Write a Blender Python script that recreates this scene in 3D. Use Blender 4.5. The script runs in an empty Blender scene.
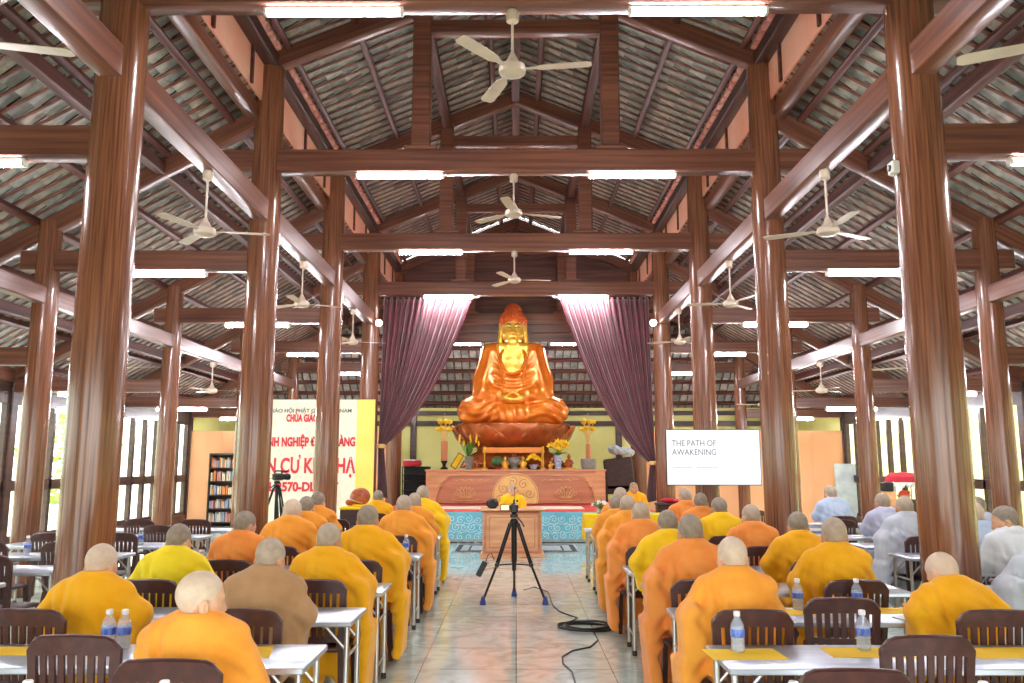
import bpy, math, random
import numpy as np
from mathutils import Vector, Matrix, Euler
PI = math.pi
R = math.radians
rnd = random.Random(7)
S = bpy.context.scene
C = S.collection

# ------------------------------------------------------------ camera, sky, exposure
FPX = 820.0
PITCH, YAW = R(8.50), math.atan(4.0 / FPX)
cam_d = bpy.data.cameras.new('camera')
cam = bpy.data.objects.new('camera', cam_d)
C.objects.link(cam)
cam_d.sensor_width = 36.0
cam_d.lens = FPX / 1024.0 * 36.0
cam_d.clip_end = 300
cam.location = (0, 0, 1.70)
cam.rotation_euler = (PI / 2 + PITCH, 0, YAW)
S.camera = cam

W = bpy.data.worlds.new('sky')
S.world = W
W.use_nodes = True
_bg = W.node_tree.nodes['Background']
_bg.inputs['Color'].default_value = (0.97, 1.0, 0.98, 1)
_bg.inputs['Strength'].default_value = 2.2
SUN = bpy.data.lights.new('sun', 'SUN')
SUN.energy = 3.0
SUN.angle = R(8)
SUN.color = (1.0, 0.95, 0.86)
sun_o = bpy.data.objects.new('sun', SUN)
C.objects.link(sun_o)
sun_o.rotation_euler = (R(38), R(-12), R(0))
TUBE_POWER = 75.0
S.view_settings.view_transform = 'Standard'
S.view_settings.look = 'None'
S.view_settings.gamma = 1.0
S.view_settings.use_curve_mapping = False
S.view_settings.exposure = 1.45
S.cycles.use_denoising = True
S.cycles.max_bounces = 8
S.cycles.diffuse_bounces = 5
S.cycles.glossy_bounces = 4
S.cycles.transparent_max_bounces = 12
S.cycles.sample_clamp_indirect = 6.0
S.cycles.caustics_reflective = False
S.cycles.caustics_refractive = False


def pix(px, y, z):
    """X of the image column px at distance y and height z, in metres"""
    d = y * math.cos(PITCH) + (z - 1.7) * math.sin(PITCH)
    return (px - 516.0) * d / FPX


# ------------------------------------------------------------ materials
def lin(c):
    o = []
    for v in c:
        v = v / 255.0
        o.append(v / 12.92 if v <= 0.04045 else ((v + 0.055) / 1.055) ** 2.4)
    return (o[0], o[1], o[2], 1.0)


def nodes_of(name):
    m = bpy.data.materials.new(name)
    m.use_nodes = True
    nt = m.node_tree
    b = nt.nodes['Principled BSDF']
    return m, nt, b


def mat(name, col, rough=0.6, metal=0.0, col2=None, scale=(6, 6, 6), detail=4, bump=0.0, bscale=40.0,
        coat=0.0, spec=0.5, lo=0.35, hi=0.65, sheen=0.0, emit=None, strength=0.0):
    """one procedural material: two tones mixed by stretched noise, optional bump"""
    m, nt, b = nodes_of(name)
    L = nt.links
    tc = nt.nodes.new('ShaderNodeTexCoord')
    mp = nt.nodes.new('ShaderNodeMapping')
    mp.inputs['Scale'].default_value = scale
    L.new(tc.outputs['Object'], mp.inputs['Vector'])
    c1 = lin(col)
    c2 = lin(col2) if col2 else tuple(list(x * 0.88 for x in c1[:3]) + [1])
    n = nt.nodes.new('ShaderNodeTexNoise')
    n.inputs['Scale'].default_value = 1.0
    n.inputs['Detail'].default_value = detail
    L.new(mp.outputs[0], n.inputs['Vector'])
    r = nt.nodes.new('ShaderNodeValToRGB')
    r.color_ramp.elements[0].position = lo
    r.color_ramp.elements[1].position = hi
    r.color_ramp.elements[0].color = c2
    r.color_ramp.elements[1].color = c1
    L.new(n.outputs['Fac'], r.inputs['Fac'])
    L.new(r.outputs['Color'], b.inputs['Base Color'])
    b.inputs['Roughness'].default_value = rough
    b.inputs['Metallic'].default_value = metal
    b.inputs['Specular IOR Level'].default_value = spec
    b.inputs['Coat Weight'].default_value = coat
    b.inputs['Coat Roughness'].default_value = 0.12
    b.inputs['Sheen Weight'].default_value = sheen
    if bump:
        n2 = nt.nodes.new('ShaderNodeTexNoise')
        n2.inputs['Scale'].default_value = bscale
        n2.inputs['Detail'].default_value = 3
        L.new(tc.outputs['Object'], n2.inputs['Vector'])
        bp = nt.nodes.new('ShaderNodeBump')
        bp.inputs['Strength'].default_value = bump
        bp.inputs['Distance'].default_value = 0.01
        L.new(n2.outputs['Fac'], bp.inputs['Height'])
        L.new(bp.outputs[0], b.inputs['Normal'])
    if emit:
        b.inputs['Emission Color'].default_value = lin(emit)
        b.inputs['Emission Strength'].default_value = strength
    return m


M = {}
M['column_wood'] = mat('column_wood', (152, 98, 68), 0.24, 0, (92, 54, 42), (58, 58, 1.3), 6, 0.06, 30, coat=0.5, lo=0.3, hi=0.7)
M['beam_wood'] = mat('beam_wood', (142, 90, 68), 0.34, 0, (86, 52, 45), (0.6, 22, 22), 6, 0.1, 25, coat=0.2, lo=0.3, hi=0.7)
M['rafter_wood'] = mat('rafter_wood', (112, 62, 52), 0.5, 0, (66, 36, 32), (0.6, 12, 12), 5)
M['batten_wood'] = mat('batten_wood', (150, 98, 80), 0.6, 0, (100, 62, 52), (0.8, 12, 12), 4)
M['dark_wood'] = mat('dark_wood', (74, 46, 38), 0.4, 0, (46, 28, 25), (2, 2, 14), 4, coat=0.2)
M['plank_wood'] = mat('plank_wood', (110, 68, 56), 0.45, 0, (70, 40, 34), (0.6, 3, 14), 5)
M['light_wood'] = mat('light_wood', (228, 172, 122), 0.4, 0, (206, 146, 100), (1.2, 8, 8), 5, coat=0.2)
M['altar_wood'] = mat('altar_wood', (206, 142, 104), 0.42, 0, (184, 118, 84), (0.8, 6, 8), 5, coat=0.2)
M['orange_paint'] = mat('orange_paint', (246, 186, 138), 0.6, 0, (238, 172, 120), (0.6, 0.6, 0.6), 2)
M['clerestory_paint'] = mat('clerestory_paint', (255, 196, 168), 0.6, 0, (250, 170, 140), (1, 1, 1), 3)
M['lit_eave_tile'] = mat('lit_eave_tile', (240, 178, 164), 0.7, 0, (214, 130, 116), (5, 5, 5), 3)  # pink tone stands in for light coming through the last tile row
M['yellow_wall'] = mat('yellow_wall', (226, 220, 142), 0.7, 0, (212, 206, 122), (0.8, 0.8, 0.8), 3)
M['plastic_brown'] = mat('plastic_brown', (78, 42, 36), 0.38, 0, (66, 34, 30), (20, 20, 20), 2, 0.05, 200)
M['steel'] = mat('steel', (196, 202, 212), 0.34, 0.75, (182, 188, 198), (2, 18, 18), 4)
M['steel_leg'] = mat('steel_leg', (206, 204, 200), 0.28, 0.8, (180, 178, 174), (10, 10, 2), 3)
M['black_plastic'] = mat('black_plastic', (26, 26, 28), 0.45, 0, (18, 18, 20), (20, 20, 20), 2)
M['black_metal'] = mat('black_metal', (36, 36, 38), 0.35, 0.5, (26, 26, 28), (20, 20, 20), 2)
M['skin'] = mat('skin', (224, 176, 142), 0.5, 0, (206, 152, 120), (14, 14, 14), 3, 0.05, 120)
M['skin_tan'] = mat('skin_tan', (206, 154, 118), 0.5, 0, (186, 132, 100), (14, 14, 14), 3, 0.05, 120)
M['stubble_grey'] = mat('stubble_grey', (186, 168, 148), 0.7, 0, (170, 152, 134), (24, 24, 24), 3, 0.1, 400)
M['stubble_dark'] = mat('stubble_dark', (156, 142, 126), 0.7, 0, (136, 124, 110), (24, 24, 24), 3, 0.1, 400)
M['stubble_pale'] = mat('stubble_pale', (216, 192, 170), 0.6, 0, (204, 180, 158), (24, 24, 24), 3, 0.08, 400)
M['eye_white'] = mat('eye_white', (228, 222, 214), 0.3)
M['brow_black'] = mat('brow_black', (52, 42, 38), 0.8)
M['lip'] = mat('lip', (186, 110, 98), 0.5)


def cloth(name, a, b):
    return mat(name, a, 0.85, 0, b, (5, 5, 5), 4, 0.25, 55, sheen=0.15, spec=0.2)


M['robe_orange'] = cloth('robe_orange', (248, 168, 66), (238, 150, 48))
M['robe_deep'] = cloth('robe_deep', (246, 156, 78), (236, 138, 58))
M['robe_golden'] = cloth('robe_golden', (250, 184, 36), (242, 168, 22))
M['robe_yellow'] = cloth('robe_yellow', (255, 208, 40), (248, 194, 24))
M['robe_lemon'] = cloth('robe_lemon', (254, 230, 52), (250, 216, 38))
M['robe_brown'] = cloth('robe_brown', (188, 148, 108), (170, 128, 90))
M['shirt_blue'] = cloth('shirt_blue', (196, 212, 236), (180, 198, 228))
M['shirt_lilac'] = cloth('shirt_lilac', (206, 210, 234), (190, 194, 224))
M['shirt_white'] = cloth('shirt_white', (222, 226, 230), (206, 212, 218))
M['robe_grey'] = cloth('robe_grey', (206, 212, 222), (190, 198, 212))
M['velvet'] = mat('velvet', (124, 40, 58), 0.6, 0, (98, 26, 44), (3, 3, 3), 3, sheen=0.6)
M['gold'] = mat('gold', (250, 206, 96), 0.28, 0.6, (232, 172, 64), (5, 5, 5), 3)
M['copper_gilt'] = mat('copper_gilt', (250, 146, 46), 0.26, 0.35, (226, 112, 30), (2.2, 2.2, 2.2), 4, coat=0.5)
M['bronze_lotus'] = mat('bronze_lotus', (204, 112, 50), 0.26, 0.5, (148, 74, 34), (2, 2, 2), 4, coat=0.4)
M['red_gilt'] = mat('red_gilt', (226, 108, 46), 0.35, 0.3, (204, 84, 34), (6, 6, 6), 3)
M['red_carpet'] = mat('red_carpet', (226, 84, 74), 0.9, 0, (206, 66, 58), (8, 8, 8), 3, 0.3, 200)
M['blue_cloth'] = mat('blue_cloth', (120, 202, 222), 0.85, 0, (104, 188, 212), (6, 6, 6), 3)
M['white_cloth'] = mat('white_cloth', (236, 236, 232), 0.85)
M['white_paint'] = mat('white_paint', (236, 236, 234), 0.4)
M['fan_cream'] = mat('fan_cream', (214, 196, 178), 0.4, 0, (198, 180, 162), (6, 6, 6), 2)
M['yellow_cloth'] = mat('yellow_cloth', (250, 208, 20), 0.85, 0, (242, 194, 8), (6, 6, 6), 3)
M['yellow_paper'] = mat('yellow_paper', (252, 206, 40), 0.8, 0, (246, 196, 30), (6, 6, 6), 2)
M['white_paper'] = mat('white_paper', (240, 240, 236), 0.8)
M['cap_white'] = mat('cap_white', (240, 240, 244), 0.4)
M['bottle_label'] = mat('bottle_label', (56, 88, 190), 0.45, 0, (120, 146, 226), (60, 60, 18), 2)
M['leaf_green'] = mat('leaf_green', (92, 150, 52), 0.6, 0, (62, 120, 36), (20, 20, 20), 3)
M['garden_leaf'] = mat('garden_leaf', (190, 214, 124), 0.7, 0, (150, 186, 92), (2, 2, 2), 3)
M['trunk_bark'] = mat('trunk_bark', (110, 92, 72), 0.9, 0, (84, 68, 54), (12, 12, 2), 4)
M['petal_yellow'] = mat('petal_yellow', (252, 218, 50), 0.6, 0, (246, 200, 30), (30, 30, 30), 2)
M['petal_white'] = mat('petal_white', (246, 240, 240), 0.6)
M['ceramic_grey'] = mat('ceramic_grey', (150, 146, 136), 0.3, 0, (120, 116, 108), (14, 14, 14), 3)
M['ceramic_blue'] = mat('ceramic_blue', (208, 214, 226), 0.25, 0, (120, 140, 190), (26, 26, 26), 3)
M['incense'] = mat('incense', (210, 140, 96), 0.8)
M['banner_cloth'] = mat('banner_cloth', (246, 242, 218), 0.7)
M['banner_yellow'] = mat('banner_yellow', (248, 228, 120), 0.7, 0, (246, 222, 104), (2, 2, 2), 2)
M['red_ink'] = mat('red_ink', (226, 54, 66), 0.6)
M['grey_ink'] = mat('grey_ink', (96, 100, 104), 0.6)
M['book_cream'] = mat('book_cream', (222, 206, 180), 0.7)
M['book_blue'] = mat('book_blue', (150, 168, 198), 0.6)
M['book_orange'] = mat('book_orange', (220, 130, 70), 0.6)
M['book_rose'] = mat('book_rose', (206, 150, 150), 0.6)
M['rug_grey'] = mat('rug_grey', (168, 186, 190), 0.9, 0, (150, 168, 174), (10, 10, 10), 3, 0.3, 150)
M['rug_dark'] = mat('rug_dark', (58, 66, 72), 0.9)
M['pale_line'] = mat('pale_line', (232, 240, 240), 0.8)
M['gold_line'] = mat('gold_line', (240, 204, 128), 0.5, 0.2)
M['concrete'] = mat('concrete', (196, 190, 176), 0.9, 0, (172, 168, 154), (0.7, 0.7, 0.7), 4)
M['cream_wall'] = mat('cream_wall', (244, 236, 186), 0.8, 0, (236, 226, 170), (1, 1, 1), 3)
M['board_grey'] = mat('board_grey', (206, 212, 214), 0.4, 0, (178, 186, 190), (3, 3, 3), 5)
M['red_cloth'] = mat('red_cloth', (196, 40, 60), 0.8)
M['cushion_white'] = mat('cushion_white', (236, 222, 204), 0.9)
M['cable_black'] = mat('cable_black', (24, 26, 30), 0.5)
M['blue_foot'] = mat('blue_foot', (40, 74, 150), 0.5)
M['wood_fish'] = mat('wood_fish', (190, 92, 42), 0.3, 0, (150, 62, 26), (6, 6, 6), 4, coat=0.4)
M['orange_lacquer'] = mat('orange_lacquer', (240, 146, 56), 0.35)
M['melon_green'] = mat('melon_green', (70, 116, 66), 0.4, 0, (44, 84, 46), (14, 14, 3), 3)
M['screen_ink'] = mat('screen_ink', (96, 96, 108), 0.6)
M['box_dark'] = mat('box_dark', (70, 48, 44), 0.5, 0, (54, 36, 34), (6, 6, 12), 3)
M['plastic_bag'] = mat('plastic_bag', (196, 204, 206), 0.4, 0, (160, 170, 174), (12, 12, 12), 4)


def glow(name, c, s):
    m, nt, b = nodes_of(name)
    b.inputs['Base Color'].default_value = lin(c)
    b.inputs['Emission Color'].default_value = lin(c)
    b.inputs['Emission Strength'].default_value = s
    return m


M['tube_glow'] = glow('tube_glow', (250, 248, 255), TUBE_POWER)
M['spot_glow'] = glow('spot_glow', (250, 255, 252), 30.0)
M['screen_glow'] = glow('screen_glow', (252, 252, 255), 0.42)
M['screen_glow'].node_tree.nodes['Principled BSDF'].inputs['Base Color'].default_value = (.02, .02, .02, 1)


def glass(name, tint, mixf):
    """clear pane that still lets daylight straight in: transparent with a little reflection"""
    m, nt, b = nodes_of(name)
    nt.nodes.remove(b)
    t = nt.nodes.new('ShaderNodeBsdfTransparent')
    t.inputs['Color'].default_value = tint
    g = nt.nodes.new('ShaderNodeBsdfGlossy')
    g.inputs['Roughness'].default_value = 0.05
    mx = nt.nodes.new('ShaderNodeMixShader')
    fr = nt.nodes.new('ShaderNodeLayerWeight')
    fr.inputs['Blend'].default_value = 0.5
    pw = nt.nodes.new('ShaderNodeMath')
    pw.operation = 'POWER'
    pw.inputs[1].default_value = 4.0
    nt.links.new(fr.outputs['Facing'], pw.inputs[0])
    ml = nt.nodes.new('ShaderNodeMath')
    ml.operation = 'MULTIPLY_ADD'
    ml.inputs[1].default_value = mixf
    ml.inputs[2].default_value = 0.03 * mixf
    ml.use_clamp = True
    nt.links.new(pw.outputs[0], ml.inputs[0])
    nt.links.new(ml.outputs[0], mx.inputs['Fac'])
    nt.links.new(t.outputs[0], mx.inputs[1])
    nt.links.new(g.outputs[0], mx.inputs[2])
    nt.links.new(mx.outputs[0], nt.nodes['Material Output'].inputs['Surface'])
    return m


M['window_glass'] = glass('window_glass', (0.95, 0.98, 0.94, 1), 0.5)
M['bottle_plastic'] = glass('bottle_plastic', (0.94, 0.97, 1.0, 1), 0.9)


def milky(m, f):
    nt = m.node_tree
    out = nt.nodes['Material Output']
    src = out.inputs['Surface'].links[0].from_socket
    d = nt.nodes.new('ShaderNodeBsdfDiffuse')
    d.inputs['Color'].default_value = lin((232, 238, 248))
    mx = nt.nodes.new('ShaderNodeMixShader')
    mx.inputs['Fac'].default_value = f
    nt.links.new(src, mx.inputs[1])
    nt.links.new(d.outputs[0], mx.inputs[2])
    nt.links.new(mx.outputs[0], out.inputs['Surface'])


milky(M['bottle_plastic'], 0.24)


def tile_mat():
    m, nt, b = nodes_of('roof_tile')
    g = nt.nodes.new('ShaderNodeNewGeometry')
    r = nt.nodes.new('ShaderNodeValToRGB')
    cr = r.color_ramp
    cr.elements[0].color = lin((150, 150, 144))
    cr.elements[1].color = lin((226, 228, 222))
    e = cr.elements.new(0.35)
    e.color = lin((186, 188, 182))
    e = cr.elements.new(0.97)
    e.color = lin((214, 200, 186))
    nt.links.new(g.outputs['Random Per Island'], r.inputs['Fac'])
    tc = nt.nodes.new('ShaderNodeTexCoord')
    n = nt.nodes.new('ShaderNodeTexNoise')
    n.inputs['Scale'].default_value = 9
    n.inputs['Detail'].default_value = 5
    nt.links.new(tc.outputs['Object'], n.inputs['Vector'])
    mr = nt.nodes.new('ShaderNodeMapRange')
    mr.inputs['From Min'].default_value = 0.3
    mr.inputs['From Max'].default_value = 0.65
    mr.inputs['To Min'].default_value = 0.62
    mr.inputs['To Max'].default_value = 1.0
    nt.links.new(n.outputs['Fac'], mr.inputs['Value'])
    mx = nt.nodes.new('ShaderNodeMix')
    mx.data_type = 'RGBA'
    mx.blend_type = 'MULTIPLY'
    mx.inputs['Factor'].default_value = 1
    nt.links.new(r.outputs['Color'], mx.inputs['A'])
    nt.links.new(mr.outputs[0], mx.inputs['B'])
    nt.links.new(mx.outputs['Result'], b.inputs['Base Color'])
    b.inputs['Roughness'].default_value = 0.6
    return m


M['roof_tile'] = tile_mat()


def floor_mat():
    m, nt, b = nodes_of('polished_floor')
    L = nt.links
    tc = nt.nodes.new('ShaderNodeTexCoord')
    br = nt.nodes.new('ShaderNodeTexBrick')
    br.offset = 0.0
    br.inputs['Scale'].default_value = 1.0
    br.inputs['Brick Width'].default_value = 0.8
    br.inputs['Row Height'].default_value = 0.8
    br.inputs['Mortar Size'].default_value = 0.004
    br.inputs['Color1'].default_value = lin((212, 226, 217))
    br.inputs['Color2'].default_value = lin((220, 233, 225))
    br.inputs['Mortar'].default_value = lin((146, 142, 128))
    L.new(tc.outputs['Object'], br.inputs['Vector'])
    n = nt.nodes.new('ShaderNodeTexNoise')
    n.inputs['Scale'].default_value = 3.2
    n.inputs['Detail'].default_value = 8
    n.inputs['Distortion'].default_value = 1.6
    L.new(tc.outputs['Object'], n.inputs['Vector'])
    r = nt.nodes.new('ShaderNodeValToRGB')
    r.color_ramp.elements[0].position = 0.32
    r.color_ramp.elements[0].color = lin((206, 206, 192))
    r.color_ramp.elements[1].position = 0.62
    r.color_ramp.elements[1].color = (1, 1, 1, 1)
    L.new(n.outputs['Fac'], r.inputs['Fac'])
    mx = nt.nodes.new('ShaderNodeMix')
    mx.data_type = 'RGBA'
    mx.blend_type = 'MULTIPLY'
    mx.inputs['Factor'].default_value = 0.8
    L.new(br.outputs['Color'], mx.inputs['A'])
    L.new(r.outputs['Color'], mx.inputs['B'])
    L.new(mx.outputs['Result'], b.inputs['Base Color'])
    b.inputs['Roughness'].default_value = 0.11
    b.inputs['Specular IOR Level'].default_value = 0.6
    b.inputs['Coat Weight'].default_value = 0.5
    b.inputs['Coat Roughness'].default_value = 0.06
    return m


M['polished_floor'] = floor_mat()


# ------------------------------------------------------------ mesh builder
def V(*a):
    return Vector(a)


class MB:
    """collects shapes and links them as ONE mesh object"""

    def __init__(s):
        s.v, s.f, s.m, s.cm = [], [], [], 0

    def add(s, vs, fs):
        o = len(s.v)
        s.v.extend([tuple(p) for p in vs])
        for f in fs:
            s.f.append(tuple(i + o for i in f))
            s.m.append(s.cm)
        return s

    def box(s, c, d, rot=None, taper=1.0):
        hx, hy, hz = d[0] / 2, d[1] / 2, d[2] / 2
        vs = []
        for z, t in ((-hz, 1), (hz, taper)):
            vs += [V(-hx * t, -hy * t, z), V(hx * t, -hy * t, z), V(hx * t, hy * t, z), V(-hx * t, hy * t, z)]
        if rot is not None:
            vs = [rot @ p for p in vs]
        c = Vector(c)
        return s.add([p + c for p in vs], [(0, 3, 2, 1), (4, 5, 6, 7), (0, 1, 5, 4), (1, 2, 6, 5), (2, 3, 7, 6), (3, 0, 4, 7)])

    def bbox(s, c, d, b=0.01, rot=None):
        """box with chamfered edges"""
        hx, hy, hz = d[0] / 2, d[1] / 2, d[2] / 2
        b = min(b, hx * 0.9, hy * 0.9, hz * 0.9)
        rings = []
        for z, i in ((-hz, b), (-hz + b, 0), (hz - b, 0), (hz, b)):
            x, y = hx - i, hy - i
            rings.append([V(-x + b, -y, z), V(x - b, -y, z), V(x, -y + b, z), V(x, y - b, z), V(x - b, y, z), V(-x + b, y, z), V(-x, y - b, z), V(-x, -y + b, z)])
        c = Vector(c)
        if rot is not None:
            rings = [[rot @ p for p in r] for r in rings]
        return s.loft([[p + c for p in r] for r in rings])

    def beam(s, a, b, w, h, up=(0, 0, 1)):
        a, b = Vector(a), Vector(b)
        x = (b - a).normalized()
        z = Vector(up)
        y = z.cross(x).normalized()
        z = x.cross(y)
        rot = Matrix((x, y, z)).transposed()
        return s.bbox((a + b) / 2, ((b - a).length, w, h), 0.012, rot)

    def stick(s, a, b, w, h, name, m, parent=None, up=(0, 0, 1)):
        """a beam as an object of its own whose local x axis runs along it"""
        a, b = Vector(a), Vector(b)
        x = (b - a).normalized()
        z = Vector(up)
        y = z.cross(x).normalized()
        z = x.cross(y)
        s.bbox((0, 0, 0), ((b - a).length, w, h), 0.012)
        o = s.build(name, m, parent)
        rm = Matrix((x, y, z)).transposed().to_4x4()
        rm.translation = (a + b) / 2
        o.matrix_local = rm
        return o

    def loft(s, rings, caps=True, closed=True):
        n = len(rings[0])
        vs = [p for r in rings for p in r]
        fs = []
        for k in range(len(rings) - 1):
            for i in range(n if closed else n - 1):
                j = (i + 1) % n
                fs.append((k * n + i, k * n + j, (k + 1) * n + j, (k + 1) * n + i))
        if caps and closed:
            fs.append(tuple(range(n - 1, -1, -1)))
            fs.append(tuple((len(rings) - 1) * n + i for i in range(n)))
        return s.add(vs, fs)

    def tube(s, pts, r, n=8, caps=True):
        pts = [Vector(p) for p in pts]
        rr = r if isinstance(r, (list, tuple)) else [r] * len(pts)
        t0 = (pts[1] - pts[0]).normalized()
        ref = V(0, 0, 1) if abs(t0.z) < 0.9 else V(1, 0, 0)
        u = t0.cross(ref).normalized()
        rings = []
        for i, p in enumerate(pts):
            t = (pts[min(i + 1, len(pts) - 1)] - pts[max(i - 1, 0)])
            if t.length < 1e-9:
                t = t0
            t.normalize()
            u = (u - t * u.dot(t))
            if u.length < 1e-6:
                u = t.orthogonal()
            u.normalize()
            w = t.cross(u)
            rings.append([p + (u * math.cos(2 * PI * k / n) + w * math.sin(2 * PI * k / n)) * rr[i] for k in range(n)])
        return s.loft(rings, caps)

    def lathe(s, prof, c=(0, 0, 0), n=20, sx=1.0, sy=1.0, rot=None):
        c = Vector(c)
        rings = []
        for r, z in prof:
            ring = [V(max(r, 1e-4) * math.cos(2 * PI * k / n) * sx, max(r, 1e-4) * math.sin(2 * PI * k / n) * sy, z) for k in range(n)]
            if rot is not None:
                ring = [rot @ p for p in ring]
            rings.append([p + c for p in ring])
        return s.loft(rings)

    def ball(s, c, r, n=12, m=8, rot=None):
        r = (r, r, r) if not isinstance(r, (tuple, list)) else r
        prof = [(math.sin(PI * k / m), -math.cos(PI * k / m)) for k in range(m + 1)]
        c = Vector(c)
        rings = []
        for a, z in prof:
            a = max(a, 0.01)
            ring = [V(a * math.cos(2 * PI * k / n) * r[0], a * math.sin(2 * PI * k / n) * r[1], z * r[2]) for k in range(n)]
            if rot is not None:
                ring = [rot @ p for p in ring]
            rings.append([p + c for p in ring])
        return s.loft(rings)

    def prism(s, poly, a, b, plane='xz'):
        """extrude a 2-D outline between two depths"""
        def P(p, d):
            return V(p[0], d, p[1]) if plane == 'xz' else (V(p[0], p[1], d) if plane == 'xy' else V(d, p[0], p[1]))
        n = len(poly)
        vs = [P(p, a) for p in poly] + [P(p, b) for p in poly]
        fs = [tuple(range(n)), tuple(range(2 * n - 1, n - 1, -1))]
        fs += [(i, n + i, n + (i + 1) % n, (i + 1) % n) for i in range(n)]
        return s.add(vs, fs)

    def build(s, name, m, parent=None, loc=(0, 0, 0), smooth=40, rot=None):
        me = bpy.data.meshes.new(name)
        me.from_pydata(s.v, [], s.f)
        ms = m if isinstance(m, (list, tuple)) else [m]
        for x in ms:
            me.materials.append(M[x] if isinstance(x, str) else x)
        if len(ms) > 1:
            me.polygons.foreach_set('material_index', s.m)
        import bmesh
        bm = bmesh.new()
        bm.from_mesh(me)
        bmesh.ops.recalc_face_normals(bm, faces=bm.faces)
        bm.to_mesh(me)
        bm.free()
        if smooth:
            me.shade_smooth()
            me.set_sharp_from_angle(angle=R(smooth))
        o = bpy.data.objects.new(name, me)
        C.objects.link(o)
        o.location = loc
        if rot:
            o.rotation_euler = rot
        if parent:
            o.parent = parent
        return o


def tag(o, label, cat, group=None):
    o['label'] = label
    o['category'] = cat
    if group:
        o['group'] = group
    return o


def thing(name, label, cat, loc=(0, 0, 0), rz=0.0, group=None):
    o = bpy.data.objects.new(name, None)
    o.empty_display_size = 0.1
    C.objects.link(o)
    o.location = loc
    o.rotation_euler = (0, 0, rz)
    return tag(o, label, cat, group)


def struct(o):
    o['kind'] = 'structure'
    return o


def dup(root, loc, rz=0.0, label=None, group=None, scale=None):
    """copy of a thing with copies of its parts and sub-parts"""
    def cp(o, par):
        c = o.copy()
        C.objects.link(c)
        if par is not None:
            c.parent = par
        for ch in KIDS.get(o, ()):
            cp(ch, c)
        return c
    r = cp(root, None)
    r.location = loc
    r.rotation_euler = (0, 0, rz)
    if scale:
        r.scale = scale
    if label:
        r['label'] = label
    if group:
        r['group'] = group
    return r


KIDS = {}


def freeze(root):
    """remember the children of a prototype so that copying does not search the scene"""
    def go(o):
        KIDS[o] = list(o.children)
        for c in KIDS[o]:
            go(c)
    bpy.context.view_layer.update()
    go(root)
    return root


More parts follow.
